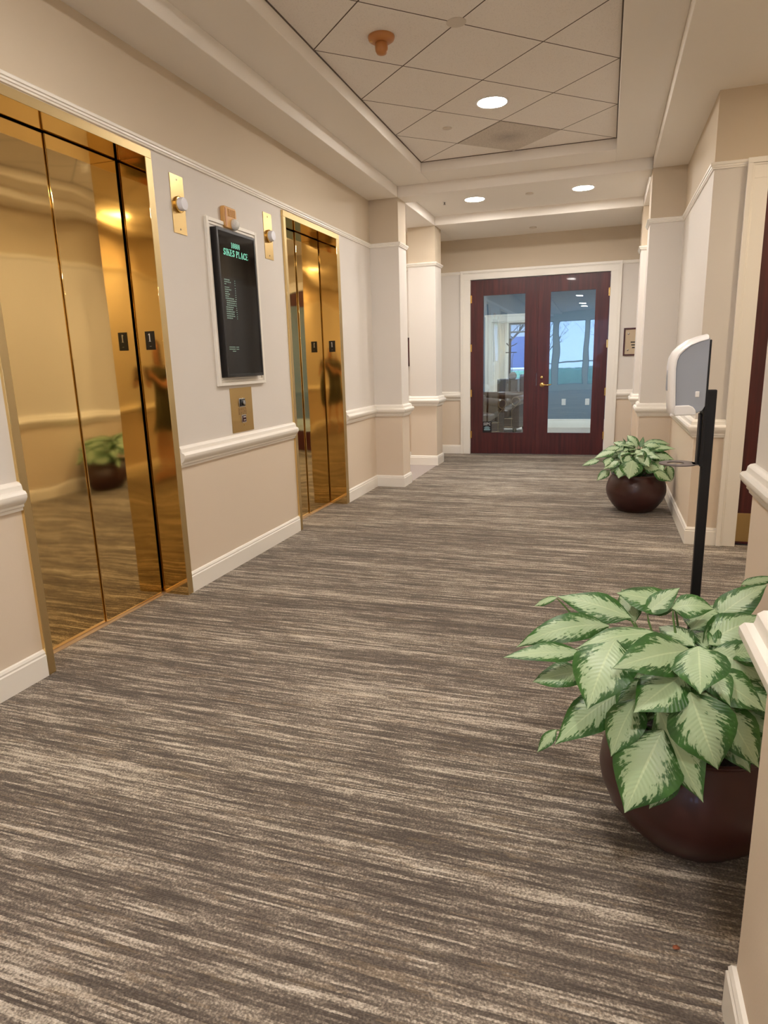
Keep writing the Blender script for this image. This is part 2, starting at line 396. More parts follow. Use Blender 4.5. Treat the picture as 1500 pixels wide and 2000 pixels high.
PASS = [(-5.9, P2B), (-2.402, P2B), (-2.402, P2), (XP, P2), (XP, P2B), (XL, P2B), (XL, YE), (-1.962, YE)]
RE = [(0.153, YE), (XW, YE), (XW, P2B), (XR, P2B), (XR, P2), (XW, P2), (XW, P1B), (XR, P1B), (XR, P1 - 0.04), (XW, P1 - 0.04), (XW, YD), (0.80, YD)]
RN = [(2.6, YD), (2.6, YM), (XN0, YM), (XN0, YN), (XN, YN), (XN, YN - 0.3), (XN0, YN - 0.3), (XN0, BACK)]
RD = [(2.0, YD), (2.6, YD)]
NUM = [2]
def trims(path, side, what):
    for nm, pr, txt in (('trim', CH, 'white moulded chair rail '), ('trim', PR, 'slim cream picture rail '), ('baseboard', BB, 'white baseboard ')):
        if nm == 'trim': name = 'trim_%d' % NUM[0]; NUM[0] += 1
        else: name = 'baseboard_' + what[0]
        yield name, pr, txt + what[1]
for path, what in ((LW[0], ('left', 'left of the near elevator')), (LW[1], ('left', 'between the two elevators')), (LW[2], ('left', 'from the far elevator round the pilaster')), (PASS, ('passage', 'around the pale far pilaster')),
                   (RE, ('right', 'along the far right wall')), (RN, ('right', 'along the near right wall'))):
    side = -1
    for name, pr, txt in trims(path, side, what):
        if pr is PR and path in LW: continue
        struct(MB().sweep(path, pr, side).build(name, TRIM, smooth=30), txt)
struct(MB().sweep(PIC_L, PR, -1).build('trim_%d' % NUM[0], TRIM, smooth=30), 'cream picture rail running above both elevators'); NUM[0] += 1

def casing(name, x0, x1, ztop, y, wl_, wt, label, deep=0.14):
    """door casing on a wall facing -Y; x0..x1 = opening"""
    b = MB(); f = y - 0.018
    b.box(x0 - wl_, x0, f, y + 0.001, 0, ztop).box(x1, x1 + wl_, f, y + 0.001, 0, ztop).box(x0 - wl_, x1 + wl_, f, y + 0.001, ztop, ztop + wt)
    g = y - 0.034; o = 0.030                      # raised outer band
    b.box(x0 - wl_ - 0.001, x0 - wl_ + o, g, f, 0, ztop + wt - o).box(x1 + wl_ - o, x1 + wl_ + 0.001, g, f, 0, ztop + wt - o).box(x0 - wl_ - 0.001, x1 + wl_ + 0.001, g, f, ztop + wt - o, ztop + wt + 0.002)
    h = y - 0.024
    b.box(x0 - wl_ + o, x0 - wl_ + o + 0.012, h, f, 0, ztop + wt - o - 0.012).box(x1 + wl_ - o - 0.012, x1 + wl_ - o, h, f, 0, ztop + wt - o - 0.012).box(x0 - wl_ + o, x1 + wl_ - o, h, f, ztop + wt - o - 0.012, ztop + wt - o)
    b.box(x0 - 0.02, x0, y + 0.001, y + deep, 0, ztop + 0.02).box(x1, x1 + 0.02, y + 0.001, y + deep, 0, ztop + 0.02).box(x0, x1, y + 0.001, y + deep, ztop, ztop + 0.02)
    return struct(b.build(name, TRIM, bevel=0.002), label)
casing('trim_%d' % NUM[0], -1.826, 0.018, 2.414, YE, 0.136, 0.118, 'white moulded casing around the mahogany double doors'); NUM[0] += 1
casing('trim_%d' % NUM[0], 0.925, 1.85, 2.414, YD, 0.125, 0.118, 'white moulded casing of the mahogany door at far right'); NUM[0] += 1

# ------------------------------------------------------------------ double doors
YG = YE + 0.012
def leaf_door(name, x0, x1, gx0, gx1, label):
    r = empty(name, ((x0 + x1) / 2, YG, 0)); struct(r, label)
    z0, z1, g0, g1 = 0.008, 2.409, 0.297, 2.213
    b = MB().box(x0, gx0, YG, YG + 0.045, z0, z1).box(gx1, x1, YG, YG + 0.045, z0, z1).box(gx0, gx1, YG, YG + 0.045, z0, g0).box(gx0, gx1, YG, YG + 0.045, g1, z1)
    b.build('door_leaf', WOOD, r)
    t = 0.012
    b = MB()
    for s in (-0.004, 0.034):
        b.box(gx0, gx0 + t, YG + s, YG + s + 0.014, g0, g1).box(gx1 - t, gx1, YG + s, YG + s + 0.014, g0, g1).box(gx0 + t, gx1 - t, YG + s, YG + s + 0.014, g0, g0 + t).box(gx0 + t, gx1 - t, YG + s, YG + s + 0.014, g1 - t, g1)
    b.build('glass_bead', WOOD, r)
    MB().box(gx0 + 0.002, gx1 - 0.002, YG + 0.021, YG + 0.0215, g0 + 0.002, g1 - 0.002).build('glass_pane', GLASS, r, origin=((gx0 + gx1) / 2, YG, 1.2))
    return r
dl = leaf_door('door_1', -1.822, -0.9065, -1.660, -1.062, 'left mahogany door leaf with glass and small black sticker')
dr = leaf_door('door_2', -0.9015, 0.014, -0.750, -0.150, 'right mahogany door leaf with brass lever handle')
MB().box(-0.925, -0.899, YG - 0.010, YG - 0.001, 0.01, 0.965).box(-0.925, -0.899, YG - 0.010, YG - 0.001, 1.135, 2.405).build('meeting_strip', WOOD, dl, bevel=0.001)
for z in (0.28, 0.87, 1.50, 2.16):
    for x, d in ((0.014, dr), (-1.822, dl)):
        MB().lathe([(0.0075, -0.055), (0.0075, 0.055)], (x + (0.002 if d is dr else -0.002), YG - 0.009, z), 'z', 12).box(x - 0.014, x + 0.014, YG - 0.004, YG - 0.001, z - 0.05, z + 0.05).build('hinge', BRASS_SM, d)
hd = MB().lathe([(0.030, 0), (0.032, -0.006), (0.026, -0.012), (0.013, -0.016), (0.012, -0.045)], (-0.825, YG, 0.975), 'y', 24)
hd.tube([(-0.825, YG - 0.045, 0.975), (-0.80, YG - 0.052, 0.976), (-0.75, YG - 0.050, 0.972), (-0.715, YG - 0.044, 0.976), (-0.700, YG - 0.036, 0.980)], [0.011, 0.011, 0.009, 0.008, 0.006], 10)
tag(hd.build('lever_handle', BRASS_SM, dr), 'brass lever handle')
MB().lathe([(0.021, 0), (0.021, -0.008), (0.017, -0.014), (0.008, -0.015)], (-0.832, YG, 1.078), 'y', 20).build('deadbolt', BRASS_SM, dr)

# ------------------------------------------------------------------ glyphs (serif capitals drawn as strokes)
def arc(cx, cy_, rx, ry, a0, a1, t0, t1, n=14):
    vs = []; fs = []
    for i in range(n + 1):
        a = math.radians(a0 + (a1 - a0) * i / n); k = abs(math.cos(a)); t = t0 + (t1 - t0) * k
        vs.append((cx + (rx) * math.cos(a), cy_ + (ry) * math.sin(a))); vs.append((cx + (rx - t) * math.cos(a), cy_ + (ry - t) * math.sin(a)))
    for i in range(n): fs.append((2 * i, 2 * i + 1, 2 * i + 3, 2 * i + 2))
    return vs, fs
def rect(x0, y0, x1, y1): return [(x0, y0), (x1, y0), (x1, y1), (x0, y1)], [(0, 1, 2, 3)]
def quad(*p): return list(p), [(0, 1, 2, 3)]
TK, TH = 0.125, 0.055
def stem(x, lo=0.0, hi=1.0, sf=0.07): return [rect(x, lo, x + TK, hi), rect(x - sf, lo, x + TK + sf, lo + 0.045), rect(x - sf, hi - 0.045, x + TK + sf, hi)]
GL = {
    'I': (0.36, stem(0.10)),
    '1': (0.50, [rect(0.18, 0, 0.33, 1.0), rect(0.08, 0, 0.43, 0.045), quad((0.18, 1.0), (0.06, 0.86), (0.06, 0.80), (0.18, 0.87))]),
    '0': (0.56, [arc(0.28, 0.5, 0.25, 0.5, 0, 360, 0.05, 0.13, 28)]),
    '8': (0.56, [arc(0.28, 0.27, 0.25, 0.27, 0, 360, 0.05, 0.12, 24), arc(0.28, 0.75, 0.21, 0.25, 0, 360, 0.05, 0.10, 24)]),
    'S': (0.60, [arc(0.29, 0.74, 0.23, 0.26, 20, 270, 0.06, 0.13), arc(0.29, 0.28, 0.25, 0.28, 90, -160, 0.06, 0.15), rect(0.46, 0.72, 0.52, 0.98), rect(0.03, 0.02, 0.09, 0.30), quad((0.10, 0.62), (0.22, 0.64), (0.50, 0.38), (0.40, 0.36))]),
    'K': (0.78, stem(0.08) + [quad((0.23, 0.42), (0.23, 0.50), (0.66, 1.0), (0.58, 1.0)), quad((0.34, 0.58), (0.45, 0.66), (0.76, 0.0), (0.58, 0.0)), rect(0.50, 0.955, 0.76, 1.0), rect(0.50, 0, 0.80, 0.045)]),
    'E': (0.66, stem(0.08) + [rect(0.2, 0.955, 0.58, 1.0), rect(0.2, 0, 0.60, 0.045), rect(0.2, 0.49, 0.46, 0.54), rect(0.54, 0.78, 0.58, 1.0), rect(0.56, 0, 0.61, 0.25), rect(0.43, 0.40, 0.47, 0.64)]),
    'P': (0.64, stem(0.08) + [arc(0.30, 0.74, 0.29, 0.26, -90, 90, 0.05, 0.15), rect(0.2, 0.955, 0.32, 1.0), rect(0.2, 0.48, 0.32, 0.53)]),
    'L': (0.62, stem(0.08) + [rect(0.2, 0, 0.57, 0.045), rect(0.53, 0, 0.57, 0.28)]),
    'A': (0.76, [quad((0.33, 1.0), (0.42, 1.0), (0.14, 0.0), (0.08, 0.0)), quad((0.30, 1.0), (0.42, 1.0), (0.70, 0.0), (0.53, 0.0)), rect(0.18, 0.30, 0.56, 0.35), rect(0.0, 0, 0.24, 0.045), rect(0.44, 0, 0.78, 0.045)]),
    'C': (0.68, [arc(0.36, 0.5, 0.32, 0.5, 40, 320, 0.06, 0.16, 20), rect(0.57, 0.70, 0.62, 0.98), rect(0.57, 0.04, 0.62, 0.24)]),
    ' ': (0.32, []),
}
def write(mb, text, place, h, width=None, gap=0.06, d=0.0012):
    """place(u, v, w) -> 3D, centred on u = 0"""
    adv = [GL[c_][0] + gap for c_ in text]; tot = sum(adv) - gap; k = 1.0 if width is None else width / (tot * h)
    x = -tot / 2
    for ch, a in zip(text, adv):
        for vs, fs in GL[ch][1]:
            n = len(vs)
            P = [place((x + p[0]) * h * k, p[1] * h, d) for p in vs] + [place((x + p[0]) * h * k, p[1] * h, 0) for p in vs]
            mb.add(P, list(fs) + [tuple(n + i for i in f) for f in fs])
        x += a

# ------------------------------------------------------------------ sticker on the left glass
st = MB(); yy = YG + 0.016
st.box(-1.653, -1.523, yy, yy + 0.0008, 0.311, 0.465)
st = st.build('sticker', BLACK, dl)
lt = MB(); write(lt, 'SIPC', lambda u, v, w_: (-1.588 + u, yy - w_, 0.412 + v), 0.038, 0.105); lt.build('lettering', WHITELETTER, st)
lt = MB()
for k, wd in enumerate((0.05, 0.085, 0.07, 0.09, 0.085)): lt.box(-1.588 - wd / 2, -1.588 + wd / 2, yy - 0.001, yy, 0.388 - k * 0.012, 0.394 - k * 0.012)
lt.build('lettering', mat('pale_blue_lettering', (150, 190, 200), 0.5), st)

# ------------------------------------------------------------------ elevators
def elevator(e, label, seam, jw):
    y0, y1 = e; f = XL + 0.016; dx = -2.522; zi = 2.437
    r = empty('elevator', (XL, (y0 + y1) / 2, 0), label, 'elevator', 'brass elevators in the left wall')
    fr = MB().box(dx - 0.06, f, y0, y0 + 0.042, 0, zi).box(dx - 0.06, f, y1 - jw, y1, 0, zi)
    o = fr.build('door_frame', BRASS, r, bevel=0.0015)
    MB().box(dx - 0.06, f, y0, y1, zi, ZE).build('door_frame_head', BRASS, r, bevel=0.0015)
    MB().box(f - 0.0005, f + 0.0008, y0 + 0.001, y1 - 0.001, zi + 0.001, ZE - 0.001).box(f - 0.0005, f + 0.0008, y1 - jw + 0.002, y1 - 0.001, 0.005, zi - 0.001).box(f - 0.0005, f + 0.0008, y0 + 0.001, y0 + 0.040, 0.005, zi - 0.001).build('frame_facing', BRASS_FR, r)
    a, b = y0 + 0.042, y1 - jw; gap = 0.017
    MB().box(dx - 0.035, dx - 0.010, a, seam + 0.02, 0.006, zi - 0.006).build('door_panel', BRASS, r, bevel=0.003, origin=(dx, a, 0))
    MB().box(dx - 0.008, dx, seam, b - gap, 0.006, zi - 0.006).box(dx - 0.034, dx - 0.008, seam + 0.024, b - gap, 0.006, zi - 0.006).build('door_panel', BRASS, r, bevel=0.003, origin=(dx, b, 0))
    MB().box(dx - 0.20, dx - 0.07, a - 0.06, b + 0.06, 0, ZE).build('shaft_shadow', DARKGAP, r)  # black box standing in for the shade behind the door gaps
    MB().box(dx - 0.06, dx + 0.022, a, b, 0, 0.005).build('sill', mat('sill_metal', (216, 192, 164), 0.4, 0.7), r)
    pl = MB().box(-2.461, -2.400, b - 0.003, b, 1.452, 1.553).build('floor_number_plate', BLACK, r, bevel=0.001)
    t = MB(); write(t, '1', lambda u, v, w_: (-2.4305 + u, b - 0.003 - w_, 1.497 + v), 0.043); t.build('numeral', WHITELETTER, pl)
    br = MB()
    for q in (0, 0.006): br.box(-2.433 + q, -2.431 + q, b - 0.0042, b - 0.003, 1.470, 1.472)
    br.build('braille', WHITELETTER, pl)
    return r
elevator(E1, 'near polished brass elevator, cut by the left edge, before the black directory', 2.718, 0.053)
elevator(E2, 'far polished brass elevator, narrower in view, just before the grey pilaster', 5.385, 0.068)

# hall lanterns
def lantern(y, label):
    r = empty('hall_lantern', (XL, y, 2.26), label, 'elevator lantern', 'brass hall lanterns beside the elevators')
    MB().box(XL, XL + 0.004, y - 0.063, y + 0.063, 2.100, 2.414).build('plate', BRASS_BR, r, bevel=0.001)
    MB().lathe([(0.044, 0.004), (0.044, 0.016), (0.038, 0.018)], (XL, y, 2.258), 'x', 28).build('bezel', BRASS_SM, r)
    MB().lathe([(0.036, 0.01), (0.036, 0.040), (0.032, 0.046), (0.001, 0.047)], (XL, y, 2.258), 'x', 28).build('lens', FROST, r)
    for z in (2.125, 2.389): MB().lathe([(0.005, 0.003), (0.005, 0.0055), (0.003, 0.0065)], (XL, y, z), 'x', 10).build('screw', STEEL, r)
lantern(3.498, 'brass plate with round white lens right of the near elevator')
lantern(4.583, 'brass plate with round white lens left of the far elevator')

# call station
def call_station():
    y, z0, z1 = 4.035, 0.907, 1.205
    r = empty('call_station', (XL, y, 1.05), 'brass elevator call plate below the black directory screen', 'elevator call plate')
    MB().box(XL, XL + 0.004, y - 0.142, y + 0.142, z0, z1).build('plate', BRASS_BR, r, bevel=0.001)
    MB().box(XL + 0.004, XL + 0.009, y - 0.040, y + 0.036, 1.074, 1.134).build('keyhole_bezel', STEEL, r, bevel=0.002)
    MB().box(XL + 0.009, XL + 0.014, y - 0.033, y + 0.029, 1.080, 1.128).build('keyhole_window', SCREEN, r, bevel=0.001)
    MB().lathe([(0.016, 0.012), (0.016, 0.022), (0.010, 0.024)], (XL, y + 0.004, 1.104), 'x', 18).build('key_switch', STEEL, r)
    b = MB(); rng = random.Random(4)
    for k in range(5):
        yy_ = y - 0.052
        while yy_ < y + 0.050:
            wd = rng.uniform(0.008, 0.022); b.box(XL + 0.0038, XL + 0.0046, yy_, min(yy_ + wd, y + 0.052), 1.064 - k * 0.0095, 1.068 - k * 0.0095); yy_ += wd + 0.006
    b.build('engraved_text', mat('engraved_fill', (96, 66, 34), 0.6), r)
    q = MB().box(XL + 0.004, XL + 0.010, y - 0.022, y + 0.036, 0.968, 1.022).build('button_bezel', STEEL, r, bevel=0.002)
    q = MB().box(XL + 0.009, XL + 0.013, y - 0.015, y + 0.029, 0.974, 1.016).build('call_button', REDBROWN, r, bevel=0.002)
    MB().box(XL + 0.0128, XL + 0.0136, y - 0.010, y + 0.024, 1.004, 1.009).box(XL + 0.0128, XL + 0.0136, y - 0.006, y + 0.020, 0.984, 0.988).build('lettering', WHITELETTER, q)
    b = MB().lathe([(0.005, 0.003), (0.005, 0.006)], (XL, y + 0.008, 0.952), 'x', 10)
    b.build('screw', BRASS_SM, r)
call_station()

# directory display and the white frame behind it
def frame_rect(b, y0, y1, z0, z1, wd, x0, x1):
    b.box(x0, x1, y0, y0 + wd, z0, z1).box(x0, x1, y1 - wd, y1, z0, z1).box(x0, x1, y0 + wd, y1 - wd, z0, z0 + wd).box(x0, x1, y0 + wd, y1 - wd, z1 - wd, z1)
b = MB(); frame_rect(b, 3.750, 4.368, 1.225, 2.246, 0.022, XL, XL + 0.022); frame_rect(b, 3.772, 4.346, 1.247, 2.224, 0.016, XL, XL + 0.014); frame_rect(b, 3.788, 4.330, 1.263, 2.208, 0.014, XL, XL + 0.008)
struct(b.build('trim_30', TRIM, bevel=0.002), 'white moulded wall frame around the black directory screen')
r = empty('directory_display', (XL, 4.04, 1.73), 'black building directory screen with mint green lettering between the elevators', 'directory screen')
MB().box(XL + 0.001, XL + 0.049, 3.802, 4.282, 1.281, 2.192).build('housing', BLACK, r, bevel=0.002)
b = MB(); frame_rect(b, 3.802, 4.282, 1.281, 2.192, 0.017, XL + 0.049, XL + 0.053); b.build('bezel', BLACK, r, bevel=0.001)
sc_ = MB().box(XL + 0.049, XL + 0.0505, 3.819, 4.265, 1.298, 2.175).build('screen', SCREEN, r)
XS = XL + 0.0505
t = MB(); write(t, '10800', lambda u, v, w_: (XS + w_, 4.020 + u, 2.088 + v), 0.033, 0.108, 0.10)
write(t, 'SIKES PLACE', lambda u, v, w_: (XS + w_, 4.020 + u, 2.036 + v), 0.040, 0.305, 0.05)
t.build('heading', MINT, sc_)
t = MB(); rng = random.Random(7)
wds = [0.070, 0.080, 0.026, 0.055, 0.075, 0.05, 0.06, 0.04, 0.10, 0.11, 0.105, 0.115, 0.09, 0.08, 0.10, 0.095, 0.10, 0.07]
for k, wd in enumerate(wds):
    z = 1.884 - k * 0.0135 - (0.006 if k > 2 else 0); ind = 0.010 if k in (9, 10, 11) else 0
    y = 3.852 + ind
    end = y + wd
    while y < end - 0.004:
        q = min(rng.uniform(0.012, 0.03), end - y); t.box(XS, XS + 0.0007, y, y + q, z, z + 0.0062); y += q + 0.0035
    t.box(XS, XS + 0.0007, 3.974, 3.984, z, z + 0.005)
t.build('listing', MINT_DIM, sc_); t = MB()
for k, (a, wd) in enumerate(((3.852, 0.075), (3.852, 0.075), (3.89, 0.04))):
    t.box(XS, XS + 0.0007, a, a + wd, 1.468 - k * 0.013, 1.473 - k * 0.013)
    if k < 2: t.box(XS, XS + 0.0007, a + 0.085, a + 0.12, 1.468 - k * 0.013, 1.473 - k * 0.013)
t.build('footer_listing', MINT_DIM, sc_)

# fire alarm strobe over the display
r = empty('fire_alarm_strobe', (XL, 4.03, 2.27), 'tan fire alarm strobe above the black directory screen', 'fire alarm')
b = MB().prism([(3.945, 2.222), (3.945, 2.330), (3.955, 2.343), (4.088, 2.343), (4.100, 2.330), (4.100, 2.222), (4.088, 2.212), (3.957, 2.212)], 'x', XL, XL + 0.030)
b.build('housing', AMBER2, r, bevel=0.006)
b = MB()
for k in range(7): b.box(XL + 0.030, XL + 0.034, 3.995 + k * 0.013, 4.001 + k * 0.013, 2.285, 2.330)
b.build('sounder_grille', AMBER2, r, bevel=0.001)
MB().box(XL + 0.029, XL + 0.032, 3.957, 3.972, 2.222, 2.332).build('side_label', AMBER, r)
MB().lathe([(0.034, 0.026), (0.036, 0.036), (0.030, 0.052), (0.016, 0.064), (0.001, 0.067)], (XL, 4.058, 2.243), 'x', 16).build('strobe_lens', CLEAR, r)

# ------------------------------------------------------------------ ceiling fittings
def lamp_mat(name, col, s):
    m = mat(name, (255, 255, 255), 0.5, emit=(col, s)); return m
def downlight(x, y, z, label, m, r=0.104, group='recessed downlights in the lobby ceiling'):
    o = empty('downlight', (x, y, z), label, 'ceiling light', group)
    MB().lathe([(r + 0.020, 0), (r + 0.020, -0.003), (r + 0.004, -0.006), (r, -0.004), (r, 0)], (x, y, z), 'z', 36).build('trim_ring', WHITEP, o)
    MB().lathe([(0.001, -0.0052), (r * 0.6, -0.005), (r - 0.001, -0.004), (r - 0.001, -0.001)], (x, y, z), 'z', 36).build('diffuser', m, o)
L1 = lamp_mat('lamp_diffuser', LAMP_COL, LAMP_MAIN); L2 = lamp_mat('lamp_diffuser_far', LAMP_COL, LAMP_FAR)
downlight(-0.852, 5.245, ZT, 'round lit downlight in the diagonal ceiling tiles', L1)
downlight(-1.434, 7.700, ZB, 'left of the two round lit downlights before the double doors', L2)
downlight(-0.299, 7.700, ZB, 'right of the two round lit downlights before the double doors', L2)
for y in (2.02, -2.8, -5.2, -6.4): downlight(-0.852, y, ZT, 'downlight in the tiles behind the viewer, %s' % {2.02: 'nearest overhead', -0.9: 'second back', -2.8: 'third back', -5.2: 'fourth back', -6.4: 'last before the entrance'}[y], L1)
downlight(0.168, -0.15, ZB, 'downlight in the plaster border above the viewer', L1)
LA = lamp_mat('lamp_diffuser_alcove', (1.0, 0.82, 0.60), LAMP_FAR * 0.8)
downlight(1.75, 3.95, ZA, 'warm downlight in the right alcove', LA)
downlight(-3.6, 7.85, ZA, 'downlight in the left side passage', L2)

def cover(x, y, z, r, label, m=WHITEP, h=0.004):
    tag(MB().lathe([(r, 0), (r, -h), (r * 0.9, -h - 0.0015), (0.001, -h - 0.002)], (x, y, z), 'z', 28).build('sprinkler_cover', m, smooth=60), label, 'sprinkler cover', 'flat round covers on the ceiling')
CV = mat('cream_cover_plate', (214, 204, 190), 0.5)
cover(-0.852, 4.02, ZT, 0.054, 'pale round cover at a crossing of the ceiling tiles', CV)
cover(-1.273, 5.650, ZT, 0.036, 'small round cover in the tile left of the soiled vent', CV)
cover(-0.845, 7.690, ZB, 0.042, 'small round cover between the two far downlights', CV, 0.010)
cover(-0.945, 9.06, ZA, 0.045, 'small round cover on the soffit above the double doors', CV, 0.010)
r = empty('ceiling_sprinkler', (-1.765, 7.68, ZB), 'tiny sprinkler head left of the far downlights', 'sprinkler')
MB().lathe([(0.022, 0), (0.022, -0.004), (0.010, -0.005)], (-1.765, 7.68, ZB), 'z', 16).build('escutcheon', WHITEP, r)
MB().lathe([(0.006, -0.004), (0.006, -0.024), (0.013, -0.026), (0.013, -0.029)], (-1.765, 7.68, ZB), 'z', 12).build('deflector', mat('dark_bronze', (70, 56, 46), 0.4, 0.6), r)

r = empty('smoke_detector', (-1.283, 4.022, ZT), 'amber smoke detector hanging from the ceiling tiles', 'smoke detector')
MB().lathe([(0.074, 0), (0.076, -0.006), (0.072, -0.018), (0.060, -0.026), (0.045, -0.030), (0.036, -0.032)], (-1.283, 4.022, ZT), 'z', 36).build('base', AMBER, r, smooth=50)
MB().lathe([(0.029, -0.030), (0.035, -0.036), (0.036, -0.060), (0.034, -0.074), (0.026, -0.088), (0.010, -0.094), (0.001, -0.095)], (-1.283, 4.022, ZT), 'z', 28).build('sensing_chamber', AMBER, r, smooth=50)
MB().lathe([(0.013, -0.010), (0.013, -0.027), (0.008, -0.029)], (-1.283 - 0.050, 4.022 - 0.022, ZT), 'z', 14).build('test_button', AMBER2, r)
# perforated air vent in a tile
r = MB(); hx, hy = 0.421, 0.399
r.add([(-hx, 0, 0), (0, -hy, 0), (hx, 0, 0), (0, hy, 0), (-hx, 0, 0.004), (0, -hy, 0.004), (hx, 0, 0.004), (0, hy, 0.004)], [(0, 1, 2, 3), (4, 7, 6, 5), (0, 4, 5, 1), (1, 5, 6, 2), (2, 6, 7, 3), (3, 7, 4, 0)])
o = r.build('air_vent', GRILLE); o.location = (-0.852, 6.053, ZT - 0.004); PW[o.name] = o.location.copy()
tag(o, 'perforated ceiling vent panel, soiled dark at its centre', 'ceiling vent')

# ------------------------------------------------------------------ wall plaque by the double doors, picture in the passage
r = empty('wall_plaque', (0.36, YE, 1.51), 'beige plaque in brown frame right of the double doors', 'wall plaque')
b = MB()
x0, x1, z0, z1 = 0.210, 0.500, 1.335, 1.690
b.box(x0, x0 + 0.02, YE - 0.018, YE, z0, z1).box(x1 - 0.02, x1, YE - 0.018, YE, z0, z1).box(x0 + 0.02, x1 - 0.02, YE - 0.018, YE, z0, z0 + 0.02).box(x0 + 0.02, x1 - 0.02, YE - 0.018, YE, z1 - 0.02, z1)
b.build('frame', WOOD, r, bevel=0.002)
MB().box(x0 + 0.02, x1 - 0.02, YE - 0.010, YE, z0 + 0.02, z1 - 0.02).build('panel', mat('beige_panel', (196, 176, 148), 0.5), r)
for x in (0.27, 0.44):
    for z in (1.411, 1.614): MB().lathe([(0.011, -0.010), (0.011, -0.020), (0.006, -0.023)], (x, YE, z), 'y', 14).build('standoff', STEEL, r)
b = MB()
for k, wd in enumerate((0.09, 0.07, 0.05)): b.box(0.355 - wd / 2 - 0.01, 0.355 + wd / 2 - 0.01, YE - 0.0112, YE - 0.0098, 1.50 - 0.035 * k, 1.514 - 0.035 * k)
b.build('lettering', BLACKM, r)
r = empty('framed_picture', (-2.76, P2B, 1.46), 'dark red framed picture in the passage, only its edge showing', 'picture')
b = MB(); x0, x1, z0, z1 = -3.04, -2.48, 1.28, 1.65
b.box(x0, x0 + 0.025, P2B - 0.03, P2B, z0, z1).box(x1 - 0.025, x1, P2B - 0.03, P2B, z0, z1).box(x0, x1, P2B - 0.03, P2B, z0, z0 + 0.025).box(x0, x1, P2B - 0.03, P2B, z1 - 0.025, z1)
b.build('frame', WOOD, r, bevel=0.002)
MB().box(x0 + 0.02, x1 - 0.02, P2B - 0.012, P2B, z0 + 0.02, z1 - 0.02).build('print', mat('cream_print', (214, 204, 186), 0.7), r)

# ------------------------------------------------------------------ mahogany door in the alcove
r = empty('door_3', (1.39, YD + 0.04, 0)); struct(r, 'mahogany door with brass kick plate, mostly hidden at far right')
y = YD + 0.03
MB().box(0.928, 1.20, y, y + 0.045, 0.012, 2.409).box(1.70, 1.847, y, y + 0.045, 0.012, 2.409).box(1.20, 1.70, y, y + 0.045, 0.012, 0.6).box(1.20, 1.70, y, y + 0.045, 2.2, 2.409).build('door_leaf', WOOD, r, bevel=0.0015)
MB().box(1.20, 1.70, y + 0.02, y + 0.022, 0.6, 2.2).build('glass_pane', GLASS, r)
MB().box(0.932, 1.843, y - 0.003, y, 0.028, 0.235).build('kick_plate', BRASS_BR, r, bevel=0.001)

# ------------------------------------------------------------------ potted plants
HW = [(0, .04), (.06, .30), (.14, .62), (.25, .88), (.38, 1.0), (.5, .97), (.62, .83), (.74, .60), (.84, .36), (.92, .16), (.97, .06), (1, .005)]
def leaf(mb, st, B, T, width, arch, base, up=None, seed=0):
    B = Vector(B); T = Vector(T); L = (T - B).length; rng = random.Random(seed)
    out = Vector((B.x - base.x, B.y - base.y, 0)); out = out.normalized() if out.length > 1e-3 else Vector((0, -1, 0))
    d = (T - B).normalized(); hint = Vector((0, -0.75, 1.0)) + out * 0.25
    if abs(d.z) > 0.6: hint = out + Vector((0, -0.5, 0.35 if d.z < 0 else -0.1))
    hint = (hint - d * hint.dot(d)).normalized()
    C = (B + T) / 2 + hint * arch * L
    side0 = d.cross(hint).normalized(); roll = rng.uniform(-0.28, 0.28); K = 8
    vs = []; uv = []; fs = []; ph = rng.uniform(0, 6.28); fold = rng.uniform(0.12, 0.34)
    for i, (t, hw) in enumerate(HW):
        p = B * (1 - t) ** 2 + C * 2 * t * (1 - t) + T * t * t
        tg = ((C - B) * (1 - t) + (T - C) * t).normalized()
        s = (side0 - tg * side0.dot(tg)).normalized(); n = s.cross(tg).normalized()
        if n.dot(hint) < 0: n = -n
        s2 = s * math.cos(roll) + n * math.sin(roll); n2 = n * math.cos(roll) - s * math.sin(roll)
        w_ = hw * width / 2
        for k in range(K + 1):
            a = -1 + 2 * k / K
            h = fold * abs(a) * w_ - 0.30 * a * a * w_ + 0.05 * width * math.sin(t * 9 + ph + (2 if a > 0 else 0)) * a * a * hw
            vs.append(p + s2 * (a * w_) + n2 * h); uv.append((0.5 + a * 0.5, t))
    for i in range(len(HW) - 1):
        for k in range(K): q = i * (K + 1) + k; fs.append((q, q + 1, q + K + 2, q + K + 1))
    # keep the face normals on the upper side
    a, b, c_ = vs[fs[40][0]], vs[fs[40][1]], vs[fs[40][2]]
    if (b - a).cross(c_ - a).dot(hint) < 0: fs = [f[::-1] for f in fs]
    mb.add(vs, fs, 0, uv)
    g = Vector((base.x + (B.x - base.x) * 0.25, base.y + (B.y - base.y) * 0.25, base.z)); mid = g * 0.45 + B * 0.55 + Vector((0, 0, 0.01))
    E_ = B - hint * 0.004 + (C - B) * 0.06
    st.tube([g, g * 0.7 + mid * 0.3 + Vector((0, 0, 0.02)), mid, B * 0.85 + mid * 0.15 - hint * 0.003, E_], [0.005, 0.0046, 0.004, 0.003, 0.0015], 6)
